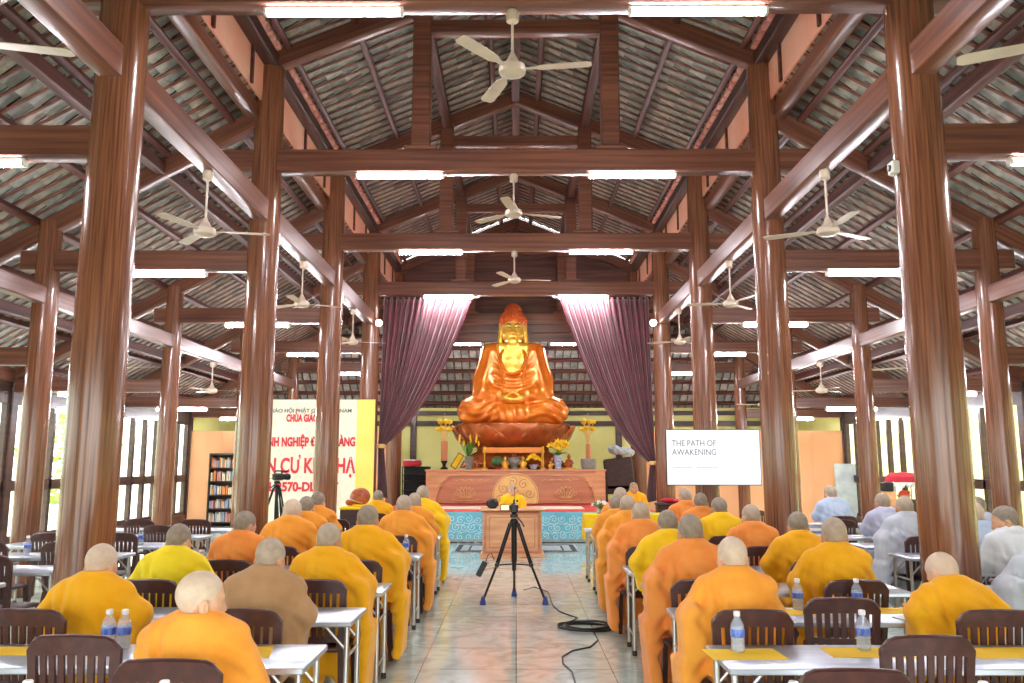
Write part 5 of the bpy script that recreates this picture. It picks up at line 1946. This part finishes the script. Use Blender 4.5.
def figurine(px, y, hgt, m, label, group=None):
    f = thing('figurine', label, 'figurine', at_altar(px, y), 0, group)
    MB().lathe([(.06 * hgt / .24, 0), (.065 * hgt / .24, .02), (.05 * hgt / .24, .03)], n=14).build('base', 'gold', f)
    b = MB().lathe([(.045, .028), (.06, .07), (.05, .13), (.03, .165), (.018, .18)], n=14)
    b.ball((0, 0, .205), .032, 10, 8)
    b.ball((0, 0, .24), .014, 8, 6)
    for s in (-1, 1):
        b.tube([(s * .04, 0, .15), (s * .065, -.02, .10), (s * .01, -.055, .085)], [.014, .015, .012], 7)
    o = b.build('figure', m, f)
    f.scale = (hgt / .25,) * 3
    return f


figurine(505, YA - .14, .34, 'gold', 'gold child figurine on the altar left of the grey urn', 'gold figurines on the altar')
figurine(523, YA - .14, .34, 'gold', 'gold child figurine on the altar right of the grey urn', 'gold figurines on the altar')
figurine(550.5, YA - .08, .22, 'gold', 'small gold bell-shaped figurine beside the right candlestick')
figurine(477, YA + .12, .36, 'bronze_lotus', 'dark bronze figurine left of the left candlestick')
figurine(569, YA, .40, 'bronze_lotus', 'dark bronze figurine right of the yellow flowers')
u = thing('incense_urn', 'grey incense urn in the middle of the altar', 'urn', at_altar(514, YA + .05))
MB().lathe([(.10, 0), (.11, .03), (.09, .06), (.16, .14), (.18, .24), (.15, .30), (.17, .32), (.14, .32)], n=20).build('bowl', 'ceramic_grey', u)
for s in (-1, 1):
    MB().tube([(s * .16, 0, .20), (s * .23, 0, .24), (s * .22, 0, .32), (s * .16, 0, .30)], .016, 8).build('handle', 'ceramic_grey', u)
for i, (dx, hh) in enumerate(((-.03, .5), (.0, .55), (.04, .48))):
    MB().tube([(dx, 0, .28), (dx * 1.3, 0, hh)], .004, 5).build('incense_stick', 'incense', u)
v = thing('green_melon', 'dark green melon on a red plate on the altar', 'fruit', at_altar(497.5, YA + .06))
MB().lathe([(.06, 0), (.05, .03), (.16, .06), (.17, .07), (.05, .065)], n=18).build('plate', 'red_carpet', v)
MB().ball((0, 0, .20), (.17, .14, .14), 18, 12).build('rind', 'melon_green', v)
y_ = thing('flower_bowl', 'bowl of yellow chrysanthemums on the altar left of the right candlestick', 'flowers', at_altar(533.5, YA - .04))
MB().lathe([(.06, 0), (.07, .02), (.12, .10), (.13, .12), (.10, .11)], n=16).build('bowl', 'ceramic_blue', y_)
fl = MB()
for i in range(14):
    a = 2.4 * i
    r_ = .045 * math.sqrt(i)
    blossom(fl, V(math.cos(a) * r_, math.sin(a) * r_ * .8, .22 + .14 * (1 - i / 14)), .075, 8, (math.cos(a) * r_ * 4, -.5, 1))
fl.build('blossoms', 'petal_yellow', y_, smooth=0)

# ============================================================ CURTAINS
def curtain(sx, name, label):
    """velvet drape hung under the fourth tie beam and gathered to the column"""
    zt = ZT - .01
    x_in, x_out = sx * 1.06, sx * 3.22
    tie = V(sx * (3.27 if sx < 0 else 3.30), YK[4] + .20, 2.12 if sx < 0 else 1.72)
    nu, nv = 150, 46
    vs, fs = [], []
    for i in range(nu + 1):
        u = i / nu                                # 0 at the inner edge, 1 at the column
        x0 = x_in + (x_out - x_in) * u
        p0 = V(x0, YK[4] + .20, zt)
        sag = (1 - u)
        c1 = V(x0 + (tie.x - x0) * .32, p0.y, zt + (tie.z - zt) * (.52 + .06 * sag))
        c2 = V(x0 + (tie.x - x0) * .62, p0.y, tie.z + .95 * (1 - sag) + .50 * sag)
        tx_ = tie.x - sx * .13 * (1 - u)
        p3 = V(tx_, p0.y, tie.z + .05 * u)
        pl = 15 * 2 * PI * u + 1.2 * math.sin(9 * u)
        for j in range(nv + 1):
            q = j / 34
            if j <= 34:
                p = p0 * (1 - q) ** 3 + c1 * 3 * q * (1 - q) ** 2 + c2 * 3 * q * q * (1 - q) + p3 * q ** 3
                amp = .085 * (1 - q) + .026 * q
            else:
                q2 = (j - 34) / 12
                p = p3 + V(sx * .0 - sx * .13 * q2 * (1 - u) ** .8, 0, -(tie.z - (.90 if sx < 0 else .80)) * q2)
                amp = .020 + .03 * q2
            ph = pl + 1.4 * math.sin(3 * q + 4 * u) * .5
            vs.append(p + V(0, amp * math.sin(ph) + .012 * math.sin(2.3 * ph + 1), 0))
    m = nv + 1
    n = len(vs)
    vs += [p + V(0, .012, 0) for p in vs]
    for i in range(nu):
        for j in range(nv):
            q = (i * m + j, i * m + j + 1, (i + 1) * m + j + 1, (i + 1) * m + j)
            fs.append(q)
            fs.append(tuple(k + n for k in q[::-1]))
    for i in range(nu):
        for j in (0, nv):
            a, b2 = i * m + j, (i + 1) * m + j
            fs.append((a, b2, b2 + n, a + n))
    for j in range(nv):
        for i in (0, nu):
            a, b2 = i * m + j, i * m + j + 1
            fs.append((a, b2, b2 + n, a + n))
    t = thing('curtain', label, 'curtain', (0, 0, 0), 0, 'maroon velvet curtains')
    MB().add(vs, fs).build('drape', 'velvet', t, smooth=180)
    MB().tube([(x_in - sx * .1, YK[4] + .2, zt - .02), (sx * 3.28, YK[4] + .2, zt - .02)], .02, 8).build('rail', 'dark_wood', t)
    MB().lathe([(.10, -.05), (.125, -.03), (.125, .03), (.10, .05)], (tie.x - sx * .06, tie.y, tie.z), 16, sx=.85, sy=.7).build('tieback', 'gold_line', t)


curtain(-1, 'curtain', 'maroon velvet curtain gathered to the column left of the golden statue')
curtain(1, 'curtain', 'maroon velvet curtain gathered to the column right of the golden statue')

# ============================================================ BANNER, SCREEN, SIDE FURNITURE
def lettering(s, x, z, y, size, m, parent, align='CENTER', bold=0.0, wid=None, ext=.003):
    cu = bpy.data.curves.new('lettering', 'FONT')
    cu.body = s
    cu.size = size
    cu.align_x = align
    cu.extrude = ext
    cu.offset = bold
    cu.materials.append(M[m])
    f_ = bpy.data.objects.new('lettering', cu)
    C.objects.link(f_)
    bpy.context.view_layer.update()
    me = bpy.data.meshes.new_from_object(f_.evaluated_get(bpy.context.evaluated_depsgraph_get()))
    bpy.data.objects.remove(f_)
    me.name = 'lettering'
    o = bpy.data.objects.new('lettering', me)
    C.objects.link(o)
    o.parent = parent
    o.location = (x, y, z)
    o.rotation_euler = (PI / 2, 0, 0)
    bpy.context.view_layer.update()
    if wid:
        xs = [v_.co.x for v_ in me.vertices]
        o.scale = (wid / (max(xs) - min(xs)), 1, 1)
    return o


BY = 18.5
bx0, bx1, bz1 = pix(238.5, BY, 2), pix(374, BY, 2), 3.14
bw_ = bx1 - bx0
t = thing('banner', 'big cream and yellow banner with red lettering behind the left columns', 'banner', (bx0, BY, 0))
MB().bbox((bw_ / 2, .0, (bz1 + .25) / 2), (bw_, .03, bz1 - .25), .004).build('cloth', 'banner_cloth', t)
for x, w in ((.18, .36), (bw_ - .20, .40)):
    MB().bbox((x, -.018, (bz1 + .25) / 2), (w, .006, bz1 - .25), .001).build('yellow_edge', 'banner_yellow', t)
fr = MB()
for x in (.02, bw_ - .02):
    fr.bbox((x, .03, bz1 / 2), (.04, .05, bz1), .006)
fr.bbox((bw_ / 2, .03, bz1 - .02), (bw_, .05, .04), .006).bbox((bw_ / 2, .03, .27), (bw_, .05, .04), .006)
for x in (.3, bw_ - .3):
    fr.bbox((x, .03, .02), (.06, .7, .04), .01)
fr.build('stand', 'dark_wood', t)
sc_ = 131.0 / bw_


def bpx(a):
    return pix(a, BY, 2) - bx0


def bpz(py):
    return 1.7 + (464 - py) * (BY * .989 + .2) / 829


lettering('GIÁO HỘI PHẬT GIÁO VIỆT NAM', bpx(309), bpz(412.5), -.024, .115, 'grey_ink', t, bold=.002, wid=bpx(349) - bpx(266))
lettering('CHÙA GIÁC', bpx(300.5), bpz(421.5), -.024, .22, 'red_ink', t, bold=.010, wid=bpx(316) - bpx(285))
lettering('HÀNH NGHIỆP ĐẠO TRÀNG', bpx(306), bpz(446), -.024, .27, 'red_ink', t, bold=.012, wid=bpx(355) - bpx(257))
lettering('AN CƯ KIẾT HẠ', bpx(306.5), bpz(472.5), -.024, .46, 'red_ink', t, bold=.014, wid=bpx(355) - bpx(256))
lettering('PL.2570-DL.2026', bpx(302.5), bpz(490.5), -.024, .27, 'red_ink', t, bold=.012, wid=bpx(340.5) - bpx(265))

# wooden fish drum on its stand, in front of the banner
wx, wy = pix(358.5, 16.5, 1.1), 16.5
t = thing('drum_stand', 'dark wooden stand with yellow cloth top carrying the wooden fish drum', 'stand', (wx, wy, 0))
MB().bbox((0, 0, .42), (.62, .5, .80), .01).bbox((0, 0, .03), (.7, .56, .06), .01).build('body', 'box_dark', t)
MB().bbox((0, 0, .845), (.66, .54, .05), .02).build('cloth_top', 'yellow_cloth', t)
w = thing('wooden_fish_drum', 'round red-brown wooden fish drum with slit mouth', 'drum', (wx, wy, .872))
g = Field((-.32, -.26, -.02), (.30, .26, .42), .0085)
g.ell((.03, 0, .19), (.20, .19, .175), k=.04)
g.ell((-.16, 0, .08), (.10, .10, .07), k=.05)
g.rbox((-.10, 0, .12), (.20, .30, .006), .006, Matrix.Rotation(R(14), 3, 'Y'), k=.012, sub=True)
g.ell((.05, -.20, .21), (.03, .03, .03), k=.01, sub=True)
vv, qq = g.surface()
o = bpy.data.objects.new('body', np_mesh('body', vv, qq, 'wood_fish'))
C.objects.link(o)
o.parent = w
MB().lathe([(.14, -.002), (.16, .01), (.14, .04), (.10, .045)], (.02, 0, 0), 18).build('ring_cushion', 'yellow_cloth', w)

# yellow-covered tables at both ends of the platform
for sx, x0, x1, lab in ((-1, pix(340, 16.5, .7), pix(397, 16.5, .7), 'table under a bright yellow cloth left of the platform'), (1, pix(584, 16.5, .7), pix(667, 16.5, .7), 'table under a bright yellow cloth right of the platform')):
    w_ = x1 - x0
    yy = 16.5 if sx > 0 else 17.15
    t = thing('cloth_table', lab, 'table', ((x0 + x1) / 2, yy, 0), 0, 'yellow-covered tables')
    nx_ = 40
    rings = []
    for z, o_ in ((.735, 0), (.728, .012), (.60, .016), (.40, .024), (.25, .03)):
        ring = []
        per = [(-w_ / 2 + w_ * i / nx_, -.3) for i in range(nx_)] + [(w_ / 2, -.3 + .6 * i / 12) for i in range(12)] + [(w_ / 2 - w_ * i / nx_, .3) for i in range(nx_)] + [(-w_ / 2, .3 - .6 * i / 12) for i in range(12)]
        for i, (x, y) in enumerate(per):
            wv = 1 + (.5 * math.sin(i * 1.15)) * (z < .7)
            ring.append(V(x * (1 + o_ * wv / (w_ / 2)), y * (1 + o_ * wv / .3), z))
        rings.append(ring)
    MB().loft(rings[::-1]).build('tablecloth', 'yellow_cloth', t)
    for a in (-1, 1):
        for b_ in (-.25, .25):
            MB().bbox((a * (w_ / 2 - .06), b_, .14), (.04, .04, .28), .004).build('leg', 'steel_leg', t)
    if sx > 0:
        TX0 = x0
v = thing('potted_flowers', 'small pot of white flowers on the yellow-covered table', 'flowers', (pix(600.5, 16.45, .8), 16.42, .737))
MB().lathe([(.07, 0), (.10, .09), (.105, .10), (.08, .09)], n=16).build('pot', 'ceramic_blue', v)
lf, fl = MB(), MB()
for i in range(18):
    a = 2.4 * i
    r_ = .035 * math.sqrt(i)
    p = V(math.cos(a) * r_, math.sin(a) * r_ * .8, .24 - r_ * .5)
    lf.tube([V(0, 0, .08), p], .005, 5)
    blossom(fl if i % 3 else lf, p, .055, 6, (math.cos(a), -.6, 1))
lf.build('leaves', 'leaf_green', v, smooth=0)
fl.build('blossoms', 'petal_white', v, smooth=0)
bx = thing('dark_chest', 'long dark wooden chest with red cloth on the yellow-covered table, right', 'chest', (pix(672, 16.9, .85), 17.1, 0))
MB().bbox((0, 0, .43), (.56, .34, .86), .015).build('body', 'box_dark', bx)
MB().bbox((0, 0, .89), (.60, .38, .06), .02).build('lid', 'box_dark', bx)
rb = MB().bbox((.06, 0, .955), (.36, .28, .07), .03).ball((-.05, -.05, .97), (.16, .12, .05), 12, 6).build('red_wrap', 'red_cloth', bx)
bx['label'] = 'tall dark wooden chest topped with red cloth below the screen'

# screen on the third right column
sx0, sx1 = pix(665.5, 14.75, 1.8), pix(760, 14.75, 1.8)
sw_, sz0, sz1 = sx1 - sx0, 1.325, 2.315
t = thing('screen', 'large white presentation screen hung before the third right column', 'screen', ((sx0 + sx1) / 2, 14.72, (sz0 + sz1) / 2))
MB().bbox((0, .02, 0), (sw_, .05, sz1 - sz0), .008).build('frame', 'black_plastic', t)
MB().bbox((0, -.008, 0), (sw_ - .03, .012, sz1 - sz0 - .03), .002).build('display', 'screen_glow', t)
MB().bbox((.0, .14, 0), (.4, .2, .3), .01).build('bracket', 'black_metal', t)
sl = -sw_ / 2


def spx(a):
    return pix(a, 14.75, 1.8) - (sx0 + sx1) / 2


def spz(py):
    return 1.7 + (464 - py) * (14.72 * .989) / 829 - (sz0 + sz1) / 2


lettering('THE PATH OF', spx(671.5), spz(446.0), -.0155, .15, 'screen_ink', t, 'LEFT', .0, spx(716) - spx(672), .001)
lettering('AWAKENING', spx(671.5), spz(455.0), -.0155, .15, 'screen_ink', t, 'LEFT', .0, spx(716) - spx(672), .001)
ln = MB()
for a, b_ in ((672, 692), (696, 719)):
    for i in range(int((b_ - a) / 1.3)):
        ln.box((spx(a + 1.3 * i), -.0155, spz(467.7)), (.014, .002, .012))
ln.build('small_print', 'screen_ink', t, smooth=0)

# bookcase by the left partition
bkx, bky = pix(226, 23.2, 1), 23.05
t = thing('bookcase', 'narrow dark bookcase with five shelves before the left orange partition', 'bookcase', (bkx, bky, 0))
w_ = .95
for sx in (-1, 1):
    MB().bbox((sx * (w_ / 2 - .02), .14, 1.0), (.035, .3, 2.0), .004).build('side_panel', 'dark_wood', t)
for i in range(6):
    MB().bbox((0, .14, .10 + .372 * i), (w_ - .05, .29, .03), .004).build('shelf', 'dark_wood', t)
MB().bbox((0, .285, 1.0), (w_ - .04, .012, 2.0), .002).build('back_panel', 'box_dark', t)
bks = ['book_cream', 'book_orange', 'book_blue', 'book_cream', 'book_rose', 'white_paper']
bm0 = MB().bbox((0, 0, .13), (.04, .19, .26), .004)
bm0.cm = 0
proto_b = bm0.build('book', 'book_cream')
C.objects.unlink(proto_b)
for i in range(5):
    x = -w_ / 2 + .075
    while x < w_ / 2 - .08:
        o = proto_b.copy()
        C.objects.link(o)
        wd = rnd.uniform(.8, 1.35)
        o.scale = (wd, 1, rnd.uniform(.72, 1.1))
        o.location = (bkx + x, bky + .13, .1155 + .372 * i)
        o.material_slots[0].link = 'OBJECT'
        o.material_slots[0].material = M[rnd.choice(bks)]
        tag(o, 'book standing on the %s shelf of the dark bookcase' % ('bottom', 'second lowest', 'middle', 'second highest', 'top')[i], 'book', 'books on the %s shelf' % ('bottom', 'second lowest', 'middle', 'second highest', 'top')[i])
        x += .046 * wd + rnd.choice((.003, .003, .004, .03))

# dark rack left of the altar, draped furniture right of it
t = thing('music_rack', 'black metal rack with cross bars left of the altar', 'rack', (pix(416, 23.2, 1), 23.2, PZ + .003))
for sx in (-1, 1):
    for y in (-.18, .18):
        MB().tube([(sx * .36, y, 0), (sx * .36, y, .96)], .016, 8).build('post', 'black_metal', t)
for z in (.30, .55, .72, .95):
    MB().bbox((0, 0, z), (.76, .40, .022), .004).build('shelf', 'black_metal', t)
MB().bbox((0, .19, .5), (.72, .012, .9), .002).build('back_panel', 'black_plastic', t)
c = thing('red_drum', 'red and white round drum lying on the black rack', 'drum', (pix(412, 23.2, 1), 23.12, PZ + .968))
MB().lathe([(.22, 0), (.26, .03), (.27, .10), (.24, .16)], n=20).build('shell', 'red_cloth', c)
MB().lathe([(.24, .155), (.245, .17), (.23, .185), (.01, .19)], n=20).build('drum_skin', 'white_paint', c)
t = thing('armchair', 'tall dark brown high-backed armchair right of the altar', 'chair', (pix(618, 23.0, 1), 22.9, PZ + .003), 0)
MB().bbox((0, 0, .40), (.72, .62, .14), .03).build('seat', 'box_dark', t)
MB().bbox((0, -.26, .72), (.80, .10, .95), .04, Matrix.Rotation(R(-6), 3, 'Y')).build('backrest', 'box_dark', t)
for sx in (-1, 1):
    MB().bbox((sx * .38, 0, .55), (.08, .6, .10), .02).build('armrest', 'dark_wood', t)
    for y in (-.26, .26):
        MB().bbox((sx * .36, y, .25), (.07, .07, .5), .01).build('leg', 'dark_wood', t)
c = Field((-.45, -.22, -.06), (.45, .22, .30), .012)
c.ell((.05, 0, .08), (.34, .12, .10), k=.05)
c.ell((-.16, .0, .13), (.17, .13, .11), k=.05)
c.ell((.26, 0, .03), (.12, .12, .12), k=.05)
c.warp(lambda X, Y, Z: .014 * np.sin(34 * X + 20 * Z) * np.sin(22 * Y + 25 * Z + 5))
vv, qq = c.surface()
vv[:, 2] -= vv[:, 2].min()
o = bpy.data.objects.new('plastic_bundle', np_mesh('plastic_bundle', vv, qq, 'plastic_bag'))
C.objects.link(o)
o.location = (pix(620, 22.7, 1.9), 22.66, PZ + 1.24)
tag(o, 'crumpled grey plastic bundle draped over the high-backed armchair', 'bundle')

# right side: leaning board, draped drum frame, hat on the sill table
t = thing('leaning_board', 'mottled grey board leaning on the right orange partition', 'board', (pix(852, 22.9, .6), 22.95, 0))
MB().bbox((0, .06, .86), (.78, .03, 1.70), .006, Matrix.Rotation(R(-4), 3, 'X')).build('panel', 'board_grey', t)
MB().bbox((0, -.02, .02), (.80, .10, .035), .006).build('foot_rail', 'dark_wood', t)
dx_, dy_ = pix(906, 19.0, 1), 19.0
t = thing('draped_shrine', 'dark shrine cabinet under a red canopy with white scalloped fringe, right windows', 'shrine', (dx_, dy_, 0))
MB().bbox((0, .2, .45), (.62, .5, .9), .01).build('cabinet', 'box_dark', t)
for sx in (-1, 1):
    for y in (0, .4):
        MB().tube([(sx * .29, y, .9), (sx * .29, y, 1.30)], .02, 8).build('post', 'white_paint', t)
cn = MB().lathe([(.44, 1.28), (.46, 1.30), (.44, 1.42), (.30, 1.50), (.02, 1.52)], (0, .2, 0), 24, sx=.8, sy=.7).build('canopy', 'red_cloth', t)
fg = MB()
N = 18
for i in range(N):
    a0, a1 = 2 * PI * i / N, 2 * PI * (i + 1) / N
    pts = []
    for q in range(7):
        a = a0 + (a1 - a0) * q / 6
        dz = -.10 * math.sin(PI * q / 6)
        pts.append((V(math.cos(a) * .375, .2 + math.sin(a) * .33, 1.29), V(math.cos(a) * .38, .2 + math.sin(a) * .335, 1.26 + dz)))
    vs = [p for a in pts for p in a]
    vs2 = [V(p.x * .985, .2 + (p.y - .2) * .985, p.z) for p in vs]
    n = len(vs)
    fs = []
    for q in range(6):
        k = q * 2
        fs += [(k, k + 1, k + 3, k + 2), (n + k, n + k + 2, n + k + 3, n + k + 1), (k + 1, n + k + 1, n + k + 3, k + 3), (k, k + 2, n + k + 2, n + k)]
    fg.add(vs + vs2, fs)
fg.build('fringe', 'white_cloth', cn, smooth=60)
b = thing('gift_basket', 'pink and red fruit basket on the dark shrine cabinet', 'basket', (dx_ - .05, dy_ + .05, .902))
MB().lathe([(.10, 0), (.15, .10), (.155, .11), (.12, .10)], n=18).build('basket', 'incense', b)
fr = MB()
for i in range(9):
    a = 2.4 * i
    r_ = .04 * math.sqrt(i)
    fr.ball((math.cos(a) * r_, math.sin(a) * r_, .13 + .03 * (i % 2)), .05, 10, 7)
fr.build('fruit', 'red_carpet', b)
t = thing('black_hat_box', 'small black box on the end table near the right column', 'box', (pix(884, 18.6, 1), 18.5, 0))
MB().bbox((0, 0, .55), (.30, .30, 1.1), .01).build('pedestal', 'light_wood', t)
MB().bbox((0, 0, 1.20), (.24, .24, .20), .02).build('black_top', 'black_plastic', t)
t['label'] = 'slim pedestal with a black box on top near the right windows'
t['category'] = 'pedestal'

# small white box on the right foreground column
t = thing('alarm_box', 'small white box fixed high on the right foreground column', 'box', (CX - .235, YK[1] - .02, 4.22))
MB().bbox((0, 0, 0), (.07, .10, .12), .012).build('cover', 'white_paint', t)
MB().lathe([(.03, 0), (.028, .012), (.01, .014)], (-.035, 0, 0), 12, rot=Matrix.Rotation(-PI / 2, 3, 'Y')).build('lens', 'black_plastic', t)
